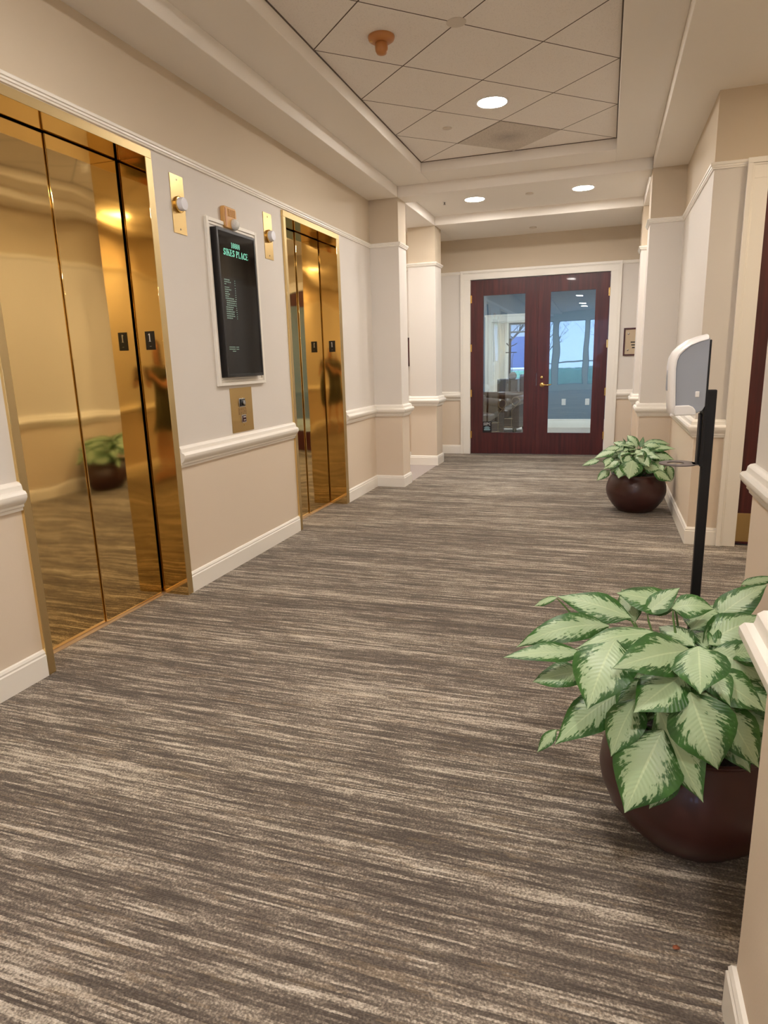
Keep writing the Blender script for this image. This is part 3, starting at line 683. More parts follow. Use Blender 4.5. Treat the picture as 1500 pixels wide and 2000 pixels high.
def potted(name, c, table, label, seed, fill, ws):
    r = empty(name, c, label, 'potted plant', 'potted plants along the right wall')
    prof = [(0.0005, 0.0), (0.135, 0.0), (0.150, 0.008), (0.190, 0.050), (0.226, 0.100), (0.246, 0.150), (0.252, 0.185), (0.248, 0.225), (0.236, 0.265), (0.219, 0.296), (0.207, 0.314), (0.206, 0.322), (0.212, 0.328), (0.212, 0.334), (0.204, 0.337), (0.196, 0.332), (0.194, 0.300), (0.190, 0.285), (0.0005, 0.284)]
    MB().lathe(prof, c, 'z', 64).build('pot', POT, r, smooth=50)
    s = MB(); rng = random.Random(seed); N_ = 24
    s.lathe([(0.0005, 0.270), (0.188, 0.270), (0.188, 0.296), (0.13, 0.306), (0.07, 0.311), (0.0005, 0.312)], c, 'z', 28); s.build('soil', SOIL, r)
    lv = MB(); st = MB(); base = Vector((c[0], c[1], c[2] + 0.31))
    for i, (bx, by, bz, tx, ty, tz, w_, ar) in enumerate(table): leaf(lv, st, (bx, by, bz), (tx, ty, tz), w_ * ws, ar, base, seed=seed * 100 + i)
    for i in range(fill):                              # inner leaves, lower and further back
        a = rng.uniform(0, 2 * math.pi); r0 = rng.uniform(0.05, 0.13); r1 = r0 + rng.uniform(0.10, 0.17)
        z0 = rng.uniform(0.43, 0.53); z1 = max(0.385, z0 + rng.uniform(-0.12, 0.03))
        if c[0] + r1 * math.cos(a) > 0.55: continue
        leaf(lv, st, (c[0] + r0 * math.cos(a), c[1] + r0 * math.sin(a), z0), (c[0] + r1 * math.cos(a + 0.2), c[1] + r1 * math.sin(a + 0.2), z1), rng.uniform(0.06, 0.09), 0.15, base, seed=seed * 1000 + i)
    for i in range(fill // 2):                         # upper inner leaves that close the crown
        a = rng.uniform(0, 2 * math.pi); r0 = rng.uniform(0.02, 0.08); r1 = r0 + rng.uniform(0.12, 0.17); z0 = rng.uniform(0.50, 0.58); z1 = z0 + rng.uniform(-0.06, 0.05)
        leaf(lv, st, (c[0] + r0 * math.cos(a), c[1] + r0 * math.sin(a), z0), (c[0] + r1 * math.cos(a + 0.2), c[1] + r1 * math.sin(a + 0.2), z1), rng.uniform(0.07, 0.10), 0.2, base, seed=seed * 3000 + i)
    st.build('stems', STEM, r); lv.build('foliage', LEAF, r, smooth=180)
    return r
NEAR = [(0.104, 1.95, 0.594, -0.112, 2.0, 0.624, 0.077, 0.14), (-0.112, 2.0, 0.62, -0.183, 2.02, 0.577, 0.026, 0.1), (0.043, 1.9, 0.583, -0.214, 1.82, 0.52, 0.069, 0.28), (0.176, 1.8, 0.611, -0.046, 1.7, 0.588, 0.066, 0.25), (-0.023, 1.8, 0.535, -0.238, 1.72, 0.532, 0.058, 0.12), (-0.022, 1.85, 0.454, -0.162, 1.8, 0.427, 0.078, 0.12), (0.057, 1.72, 0.62, -0.006, 1.56, 0.493, 0.126, 0.18), (0.242, 1.72, 0.607, 0.047, 1.58, 0.601, 0.092, 0.18), (0.249, 1.68, 0.64, 0.244, 1.56, 0.571, 0.104, 0.12), (0.218, 1.66, 0.568, 0.101, 1.56, 0.501, 0.098, 0.16), (0.079, 1.78, 0.439, -0.087, 1.66, 0.321, 0.087, 0.16), (-0.084, 1.68, 0.356, -0.133, 1.66, 0.289, 0.028, 0.1), (0.116, 1.68, 0.477, 0.056, 1.58, 0.361, 0.081, 0.16), (0.228, 1.6, 0.553, 0.288, 1.52, 0.406, 0.121, 0.12), (0.165, 1.66, 0.473, 0.264, 1.52, 0.314, 0.111, 0.1), (0.176, 1.62, 0.433, 0.091, 1.5, 0.264, 0.131, 0.1), (0.206, 1.6, 0.358, 0.149, 1.54, 0.258, 0.056, 0.1), (0.292, 1.9, 0.548, 0.457, 1.95, 0.632, 0.094, 0.2), (0.329, 2.0, 0.588, 0.47, 2.05, 0.693, 0.083, 0.12), (0.144, 1.95, 0.609, 0.235, 2.0, 0.681, 0.051, 0.1), (0.228, 2.0, 0.62, 0.06, 2.0, 0.65, 0.092, 0.1), (0.212, 1.95, 0.634, 0.322, 1.95, 0.641, 0.067, 0.28), (0.282, 1.74, 0.546, 0.404, 1.66, 0.495, 0.09, 0.14), (0.311, 1.7, 0.49, 0.395, 1.62, 0.365, 0.084, 0.12), (0.312, 1.72, 0.426, 0.383, 1.64, 0.336, 0.067, 0.1), (0.413, 2.1, 0.671, 0.52, 2.15, 0.685, 0.031, 0.1), (0.302, 1.8, 0.581, 0.428, 1.76, 0.529, 0.093, 0.14), (0.122, 1.85, 0.507, 0.015, 1.8, 0.431, 0.087, 0.1), (0.195, 1.85, 0.516, 0.286, 1.75, 0.515, 0.083, 0.1), (0.267, 1.95, 0.574, 0.344, 2.05, 0.622, 0.084, 0.1), (0.117, 1.98, 0.57, 0.079, 2.08, 0.637, 0.063, 0.1), (0.191, 1.78, 0.488, 0.196, 1.64, 0.431, 0.094, 0.1), (0.141, 1.8, 0.471, 0.082, 1.68, 0.405, 0.083, 0.1), (0.343, 1.82, 0.533, 0.445, 1.85, 0.546, 0.082, 0.15), (0.374, 1.95, 0.554, 0.499, 2.0, 0.562, 0.087, 0.1), (0.37, 1.76, 0.375, 0.432, 1.7, 0.349, 0.079, 0.1), (0.222, 1.66, 0.424, 0.23, 1.58, 0.361, 0.077, 0.1)]
FAR = [(0.296, 6.15, 0.554, 0.21, 6.25, 0.65, 0.06, 0.2), (0.227, 6.15, 0.559, 0.095, 6.2, 0.588, 0.06, 0.15), (0.171, 6.1, 0.552, 0.003, 6.1, 0.523, 0.05, 0.2), (0.115, 6.05, 0.531, -0.061, 6.0, 0.47, 0.075, 0.2), (-0.012, 6.05, 0.45, -0.161, 6.05, 0.397, 0.05, 0.1), (0.142, 5.95, 0.461, 0.022, 5.9, 0.395, 0.071, 0.15), (0.072, 5.95, 0.381, -0.029, 5.88, 0.295, 0.055, 0.1), (0.175, 5.88, 0.421, 0.146, 5.82, 0.332, 0.076, 0.1), (0.253, 5.88, 0.48, 0.228, 5.8, 0.332, 0.126, 0.1), (0.283, 5.98, 0.556, 0.341, 5.88, 0.444, 0.083, 0.15), (0.343, 6.1, 0.548, 0.594, 6.05, 0.558, 0.074, 0.15), (0.346, 6.2, 0.574, 0.569, 6.25, 0.569, 0.056, 0.25), (0.385, 6.05, 0.503, 0.587, 6.0, 0.474, 0.074, 0.1), (0.347, 5.92, 0.418, 0.47, 5.9, 0.405, 0.076, 0.1), (0.417, 5.9, 0.404, 0.564, 5.9, 0.302, 0.076, 0.1), (0.535, 6.0, 0.423, 0.578, 5.98, 0.292, 0.061, 0.1), (0.188, 5.98, 0.529, 0.165, 5.88, 0.459, 0.058, 0.1), (0.323, 6.2, 0.547, 0.345, 6.25, 0.638, 0.037, 0.05), (0.216, 6.15, 0.539, 0.171, 6.2, 0.646, 0.093, 0.05), (0.08, 6.0, 0.492, 0.034, 5.9, 0.415, 0.058, 0.1), (0.224, 5.95, 0.514, 0.201, 5.85, 0.426, 0.064, 0.1), (0.32, 5.95, 0.503, 0.384, 5.85, 0.43, 0.07, 0.1), (0.444, 6.0, 0.459, 0.5, 5.9, 0.387, 0.07, 0.1), (0.155, 6.0, 0.454, 0.085, 5.92, 0.36, 0.058, 0.1), (0.385, 6.3, 0.535, 0.462, 6.4, 0.591, 0.061, 0.1), (0.258, 6.3, 0.547, 0.246, 6.4, 0.603, 0.061, 0.1)]

potted('potted_plant', (0.285, 1.850, 0), NEAR, 'large variegated leafy plant in a brown pot in the right foreground', 3, 30, 1.3)
potted('potted_plant', (0.302, 6.120, 0), FAR, 'variegated leafy plant in a brown pot by the far right wall, behind the dispenser', 5, 34, 1.5)

# ------------------------------------------------------------------ hand sanitizer dispenser and its stand
PX, PY = 0.318, 2.30
r = empty('dispenser_stand', (PX, PY, 0), 'black metal floor stand holding the hand sanitizer dispenser', 'dispenser stand')
MB().box(PX - 0.15, PX + 0.15, PY - 0.11, PY + 0.19, 0, 0.006).build('base_plate', BLACKM, r, bevel=0.002)
MB().box(PX - 0.015, PX + 0.015, PY - 0.0125, PY + 0.0125, 0.006, 1.236).build('pole', BLACKM, r, bevel=0.003)
MB().box(PX - 0.024, PX - 0.0155, PY - 0.045, PY + 0.045, 1.00, 1.387).build('back_plate', BLACKM, r, bevel=0.002)
MB().box(PX - 0.030, PX - 0.0245, PY - 0.024, PY + 0.024, 1.003, 1.162).build('bracket', BLACKM, r, bevel=0.001)
b = MB(); n = 40; cx_, cy_ = PX - 0.083, PY; vs = []
for z in (1.000, 1.004):
    for k in range(n):
        a = 2 * math.pi * k / n; vs.append((cx_ + 0.056 * math.cos(a), cy_ + 0.058 * math.sin(a), z))
    for k in range(n):
        a = 2 * math.pi * k / n; vs.append((cx_ - 0.006 + 0.026 * math.cos(a), cy_ + 0.028 * math.sin(a), z))
fs = []
for k in range(n):
    q = (k + 1) % n
    fs += [(k, q, n + q, n + k), (2 * n + k, 3 * n + k, 3 * n + q, 2 * n + q), (k, 2 * n + k, 2 * n + q, q), (n + k, n + q, 3 * n + q, 3 * n + k)]
b.add(vs, fs); b.box(PX - 0.040, PX - 0.0245, PY - 0.024, PY + 0.024, 1.000, 1.004); b.build('drip_tray', mat('grey_steel_tray', (120, 112, 112), 0.35, 0.7), r)
r = empty('sanitizer_dispenser', (PX - 0.07, PY, 1.16), 'white and grey hand sanitizer dispenser mounted on the black stand', 'soap dispenser')
XB = PX - 0.0245
sh = [(0.290, 1.400), (0.263, 1.393), (0.238, 1.383), (0.217, 1.369), (0.202, 1.353), (0.193, 1.334), (0.190, 1.308), (0.192, 1.250), (0.195, 1.196), (0.198, 1.168), (0.204, 1.161), (0.212, 1.160)]
inn = [(0.290, 1.388), (0.267, 1.382), (0.243, 1.372), (0.226, 1.359), (0.213, 1.344), (0.207, 1.328), (0.205, 1.305), (0.207, 1.250), (0.210, 1.196), (0.2115, 1.168), (0.212, 1.163), (0.213, 1.1605)]
y0, y1 = PY - 0.072, PY + 0.072
b = MB(); n = len(sh)                            # front cover: shell with a crowned front
cols = [(y0, 0.010), (y0 + 0.006, 0.002), (y0 + 0.03, -0.003), (PY, -0.005), (y1 - 0.03, -0.003), (y1 - 0.006, 0.002), (y1, 0.010)]
vs = []
for yy_, s_ in cols:
    for i, ((ox, oz), (ix, iz)) in enumerate(zip(sh, inn)):
        L_ = max(1e-6, math.hypot(ox - ix, oz - iz)); nx, nz = (ix - ox) / L_, (iz - oz) / L_
        if i > 9: nx, nz = 1, 0
        vs.append((ox + nx * s_, yy_, oz + nz * s_))
k = len(cols)
fs = [(j * n + i, j * n + i + 1, (j + 1) * n + i + 1, (j + 1) * n + i) for j in range(k - 1) for i in range(n - 1)]
b.add(vs, fs)
for yy_, off in ((y0, 0), (y1, k - 1)):           # side rims
    base_ = [vs[off * n + i] for i in range(n)] + [(p[0], yy_, p[1]) for p in inn]
    b.add(base_, [(i, i + 1, n + i + 1, n + i) for i in range(n - 1)])
b.box(0.198, 0.212, y0 + 0.004, y1 - 0.004, 1.160, 1.166)
b.build('front_cover', WHITEP, r, smooth=60)
side = [(XB, 1.392)] + inn[1:9] + [(0.2115, 1.170), (0.270, 1.168), (0.286, 1.176), (XB, 1.190)]
MB().prism([(p[0], p[1]) for p in side], 'y', y0 + 0.003, y1 - 0.003).build('body', GREYP, r, bevel=0.002)
lip = [(0.209, 1.161), (0.209, 1.192), (0.248, 1.193), (0.260, 1.188), (0.268, 1.178), (0.271, 1.166), (0.268, 1.163)]
MB().prism(lip, 'y', y0 - 0.001, y1 + 0.001).build('drip_lip', WHITEP, r, bevel=0.003)
MB().box(0.264, 0.2755, y0 + 0.0005, y0 + 0.004, 1.217, 1.235).build('latch_button', WHITEP, r, bevel=0.002)
MB().box(0.186, 0.192, PY - 0.02, PY + 0.02, 1.235, 1.300).build('level_window', GREYP, r, bevel=0.002)

# ------------------------------------------------------------------ office behind the glass doors
YO = 13.30
OX0, OX1 = -3.2, 1.6
w = MB().box(OX0, -2.136, YO, YO + 0.12, 0, 2.9).box(-1.300, OX1, YO, YO + 0.12, 0, 2.9).box(-2.136, -1.300, YO, YO + 0.12, 2.035, 2.9)
struct(w.build('wall_office_back', BLUEWALL), 'blue grey wall of the office behind the glass doors')
struct(MB().box(OX0 - 0.1, OX0, 9.63, YO, 0, 2.9).build('wall_office_left', BLUEWALL), 'left wall of the office')
struct(MB().box(OX1, OX1 + 0.1, 9.63, YO, 0, 2.9).build('wall_office_right', BLUEWALL), 'right wall of the office')
struct(MB().box(OX0, -1.85, 9.635, 9.66, 0, 2.9).box(0.04, OX1, 9.635, 9.66, 0, 2.9).box(-1.85, 0.04, 9.635, 9.66, 2.44, 2.9).build('wall_office_front', BLUEWALL), 'office side of the end wall')
struct(MB().box(OX0, OX1, 9.63, YO + 0.12, 2.78, 2.9).build('ceiling', OFFICE_CEIL), 'ceiling of the office')
struct(MB().sweep([(-1.17, YO), (OX1, YO)], [(0, 0), (0.018, 0), (0.018, 0.115), (0.010, 0.125), (0.012, 0.145), (0, 0.165)], -1).build('baseboard_office', TRIM), 'tall white baseboard on the office wall')
b = MB(); f = YO - 0.02
b.box(-2.262, -2.136, f, YO, 0, 2.035).box(-1.300, -1.174, f, YO, 0, 2.035).box(-2.262, -1.174, f, YO, 2.035, 2.165).box(-2.270, -1.166, f - 0.015, f, 2.135, 2.172).box(-2.136, -2.116, YO, YO + 0.14, 0, 2.035).box(-1.320, -1.300, YO, YO + 0.14, 0, 2.035).box(-2.136, -1.30, YO, YO + 0.14, 2.015, 2.035)
struct(b.build('trim_20', TRIM, bevel=0.003), 'white casing of the office doorway')
LO = lamp_mat('office_lamp_diffuser', LAMP_OFFICE, 260.0)
downlight(-1.9, 11.4, 2.78, 'office ceiling light toward the left', LO, 0.12, 'office ceiling lights')
downlight(0.3, 11.4, 2.78, 'office ceiling light toward the right', LO, 0.12, 'office ceiling lights')
downlight(-2.6, 15.0, 2.75, 'unseen lamp added to brighten the back room, toward the left', LO, 0.12, 'office ceiling lights')  # this lamp and the next are added to lift the backlit column
downlight(-0.6, 15.0, 2.75, 'unseen lamp added to brighten the back room, toward the right', LO, 0.12, 'office ceiling lights')
def outlet(x, label, cat, name):
    r = empty(name, (x, YO, 0.49), label, cat)
    MB().box(x - 0.038, x + 0.038, YO - 0.006, YO, 0.432, 0.552).build('cover_plate', WHITEP, r, bevel=0.003)
    return r
r = outlet(-0.737, 'blank cream wall plate on the blue office wall, left of the socket', 'wall plate', 'blank_wall_plate')
r = outlet(-0.302, 'white electrical socket on the blue office wall', 'electrical outlet', 'electrical_outlet')
for z in (0.465, 0.519):
    q = MB().lathe([(0.017, -0.0055), (0.017, -0.009)], (-0.302, YO, z), 'y', 18).build('socket', WHITEP, r)
    MB().box(-0.309, -0.307, YO - 0.0095, YO - 0.0085, z - 0.004, z + 0.005).box(-0.297, -0.295, YO - 0.0095, YO - 0.0085, z - 0.004, z + 0.005).build('slot', BLACKM, q)

# room beyond the office doorway, with windows
YW = 17.20
struct(MB().box(-5.6, -3.62, YW, YW + 0.2, 0, 2.9).box(-2.75, -2.34, YW, YW + 0.2, 0, 2.9).box(-3.62, -2.75, YW, YW + 0.2, 2.20, 2.9).box(-3.62, -2.75, YW, YW + 0.2, 0, 0.60)
       .box(-2.34, -1.0, YW, YW + 0.2, 2.20, 2.9).box(-2.34, -1.0, YW, YW + 0.2, 0, 0.60).box(-1.0, 2.1, YW, YW + 0.2, 0, 2.9).build('wall_window_side', OFFICE_WHITE), 'cream wall with windows beyond the office doorway')
struct(MB().box(-5.7, -5.6, YO, YW, 0, 2.9).box(2.0, 2.1, YO, YW, 0, 2.9).box(-5.6, -3.2, YO, YO + 0.1, 0, 2.9).box(1.6, 2.1, YO, YO + 0.1, 0, 2.9).build('wall_back_room', OFFICE_WHITE), 'cream side walls of the back room')
struct(MB().box(-5.6, 2.1, YO + 0.12, YW, 2.75, 2.9).build('ceiling', OFFICE_CEIL), 'ceiling of the back room')
GF = mat('grey_window_frame', (120, 128, 136), 0.5)
def window(n, x0, x1, z0, z1, y, label, sgn=1, rail=None, mull=(), fr=GF, fw=0.045, casing_w=0.09):
    r = empty('window_%d' % n, ((x0 + x1) / 2, y, z0)); struct(r, label)
    b = MB(); ya, yb = y + 0.06 * sgn, y + 0.12 * sgn
    b.box(x0, x0 + fw, ya, yb, z0, z1).box(x1 - fw, x1, ya, yb, z0, z1).box(x0 + fw, x1 - fw, ya, yb, z0, z0 + fw).box(x0 + fw, x1 - fw, ya, yb, z1 - fw, z1)
    if rail: b.box(x0 + fw, x1 - fw, ya, yb, rail - 0.02, rail + 0.02)
    for mx_ in mull: b.box(mx_ - 0.02, mx_ + 0.02, ya, yb, z0 + fw, z1 - fw)
    b.build('window_frame', fr, r, bevel=0.003)
    MB().box(x0 + fw, x1 - fw, y + 0.09 * sgn - 0.002, y + 0.09 * sgn + 0.002, z0 + fw, z1 - fw).build('glass_pane', WINGLASS, r)
    if casing_w:
        c_ = MB(); p0, p1 = y - 0.02 * sgn, y
        c_.box(x0 - casing_w, x0, p0, p1, z0 - casing_w, z1 + casing_w).box(x1, x1 + casing_w, p0, p1, z0 - casing_w, z1 + casing_w).box(x0, x1, p0, p1, z1, z1 + casing_w).box(x0, x1, p0 - 0.04 * sgn, p1, z0 - casing_w, z0)
        c_.build('window_casing', TRIM, r, bevel=0.003)
window(1, -2.34, -1.0, 0.60, 2.20, YW, 'office window behind the coat stand', 1, 1.98)
window(2, -3.62, -2.75, 0.60, 2.20, YW, 'left office window behind the doorway edge', 1, 1.98)

# coat stand
r = empty('coat_stand', (-2.07, 15.5, 0), 'dark coat stand before the office window', 'coat stand')
MB().lathe([(0.16, 0), (0.16, 0.015), (0.05, 0.03), (0.024, 0.06), (0.022, 1.74), (0.030, 1.75), (0.022, 1.775), (0.002, 1.785)], (-2.07, 15.5, 0), 'z', 18).build('post', BLACKM, r)
for a, z in ((0.1, 1.60), (2.2, 1.60), (4.3, 1.60), (0.0, 1.47), (2.1, 1.47), (4.2, 1.47)):
    d = Vector((math.cos(a), math.sin(a), 0)); b_ = Vector((-2.07, 15.5, z)); up_ = 0.07 if z > 1.5 else 0.0
    MB().tube([b_, b_ + d * 0.08 + Vector((0, 0, up_ * 0.4)), b_ + d * 0.15 + Vector((0, 0, up_))], [0.010, 0.009, 0.011], 8).build('hook', BLACKM, r)
o = MB(); vs = o.lathe([(0.01, -0.09), (0.06, -0.075), (0.088, -0.03), (0.09, 0.01), (0.075, 0.05), (0.03, 0.085), (0.005, 0.09)], (-1.985, 15.38, 0.955), 'z', 18)
tag(o.build('hanging_bag', mat('grey_fabric', (92, 88, 86), 0.9)), 'small rounded grey bag hanging from the coat stand', 'bag')
tag(MB().tube([(-2.00, 15.43, 1.04), (-2.01, 15.45, 1.25), (-1.99, 15.47, 1.475), (-2.03, 15.49, 1.30), (-2.02, 15.45, 1.03)], 0.004, 6).build('bag_strap', BLACKM), 'thin dark strap of the grey bag on the coat stand', 'strap')
# filing cabinet below the window, office chair beside it
r = empty('filing_cabinet', (-2.06, 15.95, 0), 'dark grey filing cabinet under the office window', 'cabinet')
CAB = mat('charcoal_cabinet', (74, 72, 76), 0.5)
MB().box(-2.40, -1.93, 15.80, 16.35, 0, 0.865).build('body', CAB, r, bevel=0.004)
for z0 in (0.03, 0.305, 0.58):
    q = MB().box(-2.39, -1.94, 15.785, 15.80, z0, z0 + 0.265).build('drawer', CAB, r, bevel=0.003)
    MB().box(-2.155, -2.14, 15.765, 15.785, z0 + 0.10, z0 + 0.19).build('handle', STEEL, q, bevel=0.002)
r = empty('office_chair', (-1.62, 15.3, 0), 'dark office chair right of the coat stand', 'chair')
OC = mat('navy_chair_fabric', (40, 42, 62), 0.8)
MB().box(-1.86, -1.40, 15.08, 15.54, 0.44, 0.52).build('seat', OC, r, bevel=0.03)
MB().box(-1.85, -1.41, 15.52, 15.58, 0.56, 0.98).build('backrest', OC, r, bevel=0.03)
MB().lathe([(0.028, 0.10), (0.028, 0.44)], (-1.63, 15.31, 0), 'z', 12).build('gas_column', BLACKM, r)
for k in range(5):
    a = k * 2 * math.pi / 5 + 0.3; c0 = Vector((-1.63, 15.31, 0.10)); d = Vector((math.cos(a), math.sin(a), 0))
    q = MB().tube([c0, c0 + d * 0.28 + Vector((0, 0, -0.035))], [0.022, 0.014], 8).build('leg', BLACKM, r)
    e_ = c0 + d * 0.28; MB().lathe([(0.025, -0.01), (0.025, 0.01)], (e_.x, e_.y, 0.026), 'y', 12).build('castor', BLACKM, q)
for s_ in (-1, 1):
    MB().tube([(-1.63 + s_ * 0.20, 15.45, 0.50), (-1.63 + s_ * 0.26, 15.42, 0.62), (-1.63 + s_ * 0.26, 15.20, 0.66)], 0.016, 8).build('armrest', BLACKM, r)
MB().box(-1.65, -1.61, 15.53, 15.57, 0.46, 0.62).build('back_support', BLACKM, r)

# tufted leather armchairs
LEA = mat('brown_leather', (64, 48, 44), 0.38, bump=(30, 0.003, 0.5)); LEA2 = mat('nailhead_trim', (150, 130, 105), 0.35, 0.8)
def armchair(c, rz, label):
    r = empty('armchair', (0, 0, 0), label, 'armchair', 'brown tufted leather armchairs')
    w2 = 0.50
    MB().box(-w2 + 0.04, w2 - 0.04, -0.40, 0.36, 0.10, 0.29).build('seat_base', LEA, r, bevel=0.012)
    MB().box(-w2 + 0.17, w2 - 0.17, -0.42, 0.22, 0.29, 0.44).build('seat_cushion', LEA, r, bevel=0.035)
    b = MB(); nu, nv = 31, 15; vs = []                          # tufted back with rolled top
    for i in range(nu):
        u = i / (nu - 1)
        for j in range(nv):
            v = j / (nv - 1); x = (-w2 + 0.06) + u * (2 * w2 - 0.12); z = 0.30 + v * 0.36
            t = abs(math.sin(math.pi * (u * 4 + v * 1.5))) * abs(math.sin(math.pi * (u * 4 - v * 1.5)))
            y = 0.22 + 0.05 * v - 0.05 * t
            vs.append((x, y, z))
    fs = [(i * nv + j, (i + 1) * nv + j, (i + 1) * nv + j + 1, i * nv + j + 1) for i in range(nu - 1) for j in range(nv - 1)]
    b.add(vs, fs); b.box(-w2 + 0.06, w2 - 0.06, 0.27, 0.38, 0.12, 0.66)
    bk = b.build('backrest', LEA, r, smooth=60)
    MB().lathe([(0.02, -0.005), (0.06, 0), (0.073, 0.02), (0.073, 2 * w2 - 0.02), (0.06, 2 * w2), (0.02, 2 * w2 + 0.005)], (-w2, 0.30, 0.648), 'x', 24).build('top_roll', LEA, bk, smooth=60)
    for k in range(5): MB().lathe([(0.012, -0.004), (0.010, -0.010), (0.002, -0.013)], (-0.36 + k * 0.18, 0.235, 0.52), 'y', 10).build('button', LEA2, bk)
    for s_ in (-1, 1):
        xo = s_ * (w2 - 0.055)
        a = MB().box(xo - 0.07, xo + 0.07, -0.40, 0.34, 0.10, 0.56)
        am = a.build('arm', LEA, r, bevel=0.02)
        MB().lathe([(0.02, -0.012), (0.07, -0.008), (0.088, 0.01), (0.088, 0.70), (0.07, 0.72)], (xo + s_ * 0.012, -0.41, 0.585), 'y', 24).build('arm_roll', LEA, am, smooth=60)
        pts = [(xo + s_ * 0.012 + 0.074 * math.cos(t), -0.424, 0.585 + 0.074 * math.sin(t)) for t in [math.pi * (1.5 - s_ * q / 8) for q in range(13)]]
        MB().tube(pts + [(xo - s_ * 0.06, -0.415, 0.42), (xo - s_ * 0.062, -0.41, 0.12)], 0.005, 6).build('nailhead_trim', LEA2, am)
    MB().tube([(-w2 + 0.09, -0.406, 0.275), (w2 - 0.09, -0.406, 0.275)], 0.005, 6).tube([(-w2 + 0.09, -0.406, 0.125), (w2 - 0.09, -0.406, 0.125)], 0.005, 6).build('nailhead_trim', LEA2, r)
    for x in (-0.42, 0.42):
        for y in (-0.34, 0.32): MB().lathe([(0.022, 0), (0.034, 0.05), (0.040, 0.102)], (x, y, 0), 'z', 14).build('foot', BLACKM, r)
    r.location = c; r.rotation_euler = (0, 0, rz)
    return r
armchair((-1.90, 12.60, 0), math.radians(-8), 'brown tufted leather armchair behind the left glass, facing the doors')
armchair((-2.26, 11.45, 0), math.radians(38), 'nearer brown tufted leather armchair, mostly hidden by the left door stile')

# ------------------------------------------------------------------ entrance end of the lobby behind the viewer, and the grounds outside
XA0, XA1 = XL, XN0
ops = [(-2.30, -2.06), (-1.83, -0.83), (-0.66, 0.34)]
b = MB(); xs = [XA0 - 0.2] + [v for o_ in ops for v in o_] + [XA1 + 0.2]
for i in range(0, len(xs), 2): b.box(xs[i], xs[i + 1], BACK - 0.2, BACK, 0, ZTOP)
for x0, x1 in ops: b.box(x0, x1, BACK - 0.2, BACK, 0, 0.25).box(x0, x1, BACK - 0.2, BACK, 2.74, ZTOP)
struct(b.build('wall_back', TEALWALL), 'teal grey entrance wall with windows behind the viewer')
for k, (x0, x1) in enumerate(ops): window(3 + k, x0, x1, 0.25, 2.74, BACK, 'entrance window behind the viewer', -1, 1.15, fw=0.03, casing_w=0)
GRASS = mat('winter_lawn', (150, 150, 118), 0.95, bump=(20, 0.02, 1)); PAVE = mat('pale_paving', (214, 196, 186), 0.9)
HEDGE = mat('hedge_green', (112, 160, 118), 0.8, bump=(9, 0.06, 1.0)); BARK = mat('grey_bark', (84, 74, 70), 0.9, bump=(30, 0.01, 1.0))
struct(MB().box(-30, 30, -60, BACK - 0.2, -0.12, -0.02).build('ground', PAVE), 'pale paving outside the entrance')
struct(MB().box(-30, 30, YW + 0.2, 60, -0.12, -0.02).build('ground', GRASS), 'lawn outside the office windows')
def hedge(x0, x1, y0, y1, h, label, seed):
    rng = random.Random(seed); b = MB(); nx, ny = int((x1 - x0) / 0.16), 6
    ring = [(y0, 0), (y0 - 0.05, h * 0.35), (y0, h * 0.7), (y0 + 0.15, h), (y1 - 0.15, h), (y1, h * 0.7), (y1 + 0.05, h * 0.35), (y1, 0)]
    vs = [(x0 + (x1 - x0) * i / nx + rng.uniform(-.04, .04), y + rng.uniform(-.07, .07), max(0, z + (rng.uniform(-.07, .07) if z else 0))) for i in range(nx + 1) for y, z in ring]
    n_ = len(ring); fs = [(i * n_ + j, (i + 1) * n_ + j, (i + 1) * n_ + j + 1, i * n_ + j + 1) for i in range(nx) for j in range(n_ - 1)]
    fs += [tuple(range(n_)), tuple(range(nx * n_, nx * n_ + n_))[::-1]]
    b.add(vs, fs)
    for _ in range(int((x1 - x0) * 110)):
        x = rng.uniform(x0, x1); y = rng.choice([y0 - 0.03, y1 + 0.03, rng.uniform(y0, y1)]); z = rng.uniform(0.05, h) if y in (y0 - 0.03, y1 + 0.03) else h + 0.03
        s_ = rng.uniform(0.03, 0.06); a = rng.uniform(0, 6.28); p = Vector((x, y, z)); d = Vector((math.cos(a), math.sin(a) * 0.5, rng.uniform(-.5, .9))).normalized() * s_; e_ = d.orthogonal().normalized() * s_ * 0.5
        b.add([p - d, p + e_, p + d, p - e_], [(0, 1, 2, 3)])
    tag(b.build('hedge', HEDGE), label, 'hedge')
hedge(-6, 5, -14.6, -13.4, 0.85, 'clipped green hedge outside the entrance windows', 1)
hedge(-8, 3, 20.6, 21.6, 0.9, 'clipped green hedge outside the office windows', 2)
def tree(x, y, h, label, seed):
    rng = random.Random(seed); b = MB()
    def grow(p, d, L_, rad, lev):
        pts = [p]; q = p.copy(); dd = d.copy()
        for k in range(4):
            dd = (dd + Vector((rng.uniform(-.18, .18), rng.uniform(-.18, .18), rng.uniform(-.05, .12)))).normalized(); q = q + dd * L_ / 4; pts.append(q.copy())
        b.tube(pts, [rad * (1 - 0.13 * k) for k in range(5)], 6 if lev < 2 else 4)
        if lev < 5:
            for _ in range(3 if lev else 5):
                t = rng.randint(2, 4); a = Vector((rng.uniform(-1, 1), rng.uniform(-1, 1), rng.uniform(-.1, .8))).normalized()
                grow(pts[t], (dd * 0.6 + a * 0.9).normalized(), L_ * rng.uniform(0.6, 0.8), rad * 0.52, lev + 1)
    grow(Vector((x, y, -0.02)), Vector((0.03, 0, 1)), h * 0.30, 0.085, 0)
    tag(b.build('bare_tree', BARK), label, 'tree', 'bare winter trees outside')
tree(1.3, -16.8, 7.0, 'bare winter tree outside the entrance windows, right', 11)
tree(-3.4, -17.5, 7.0, 'bare winter tree outside the entrance windows, left', 12)
tree(-3.4, 23.5, 7.0, 'bare winter tree outside the office windows', 13)
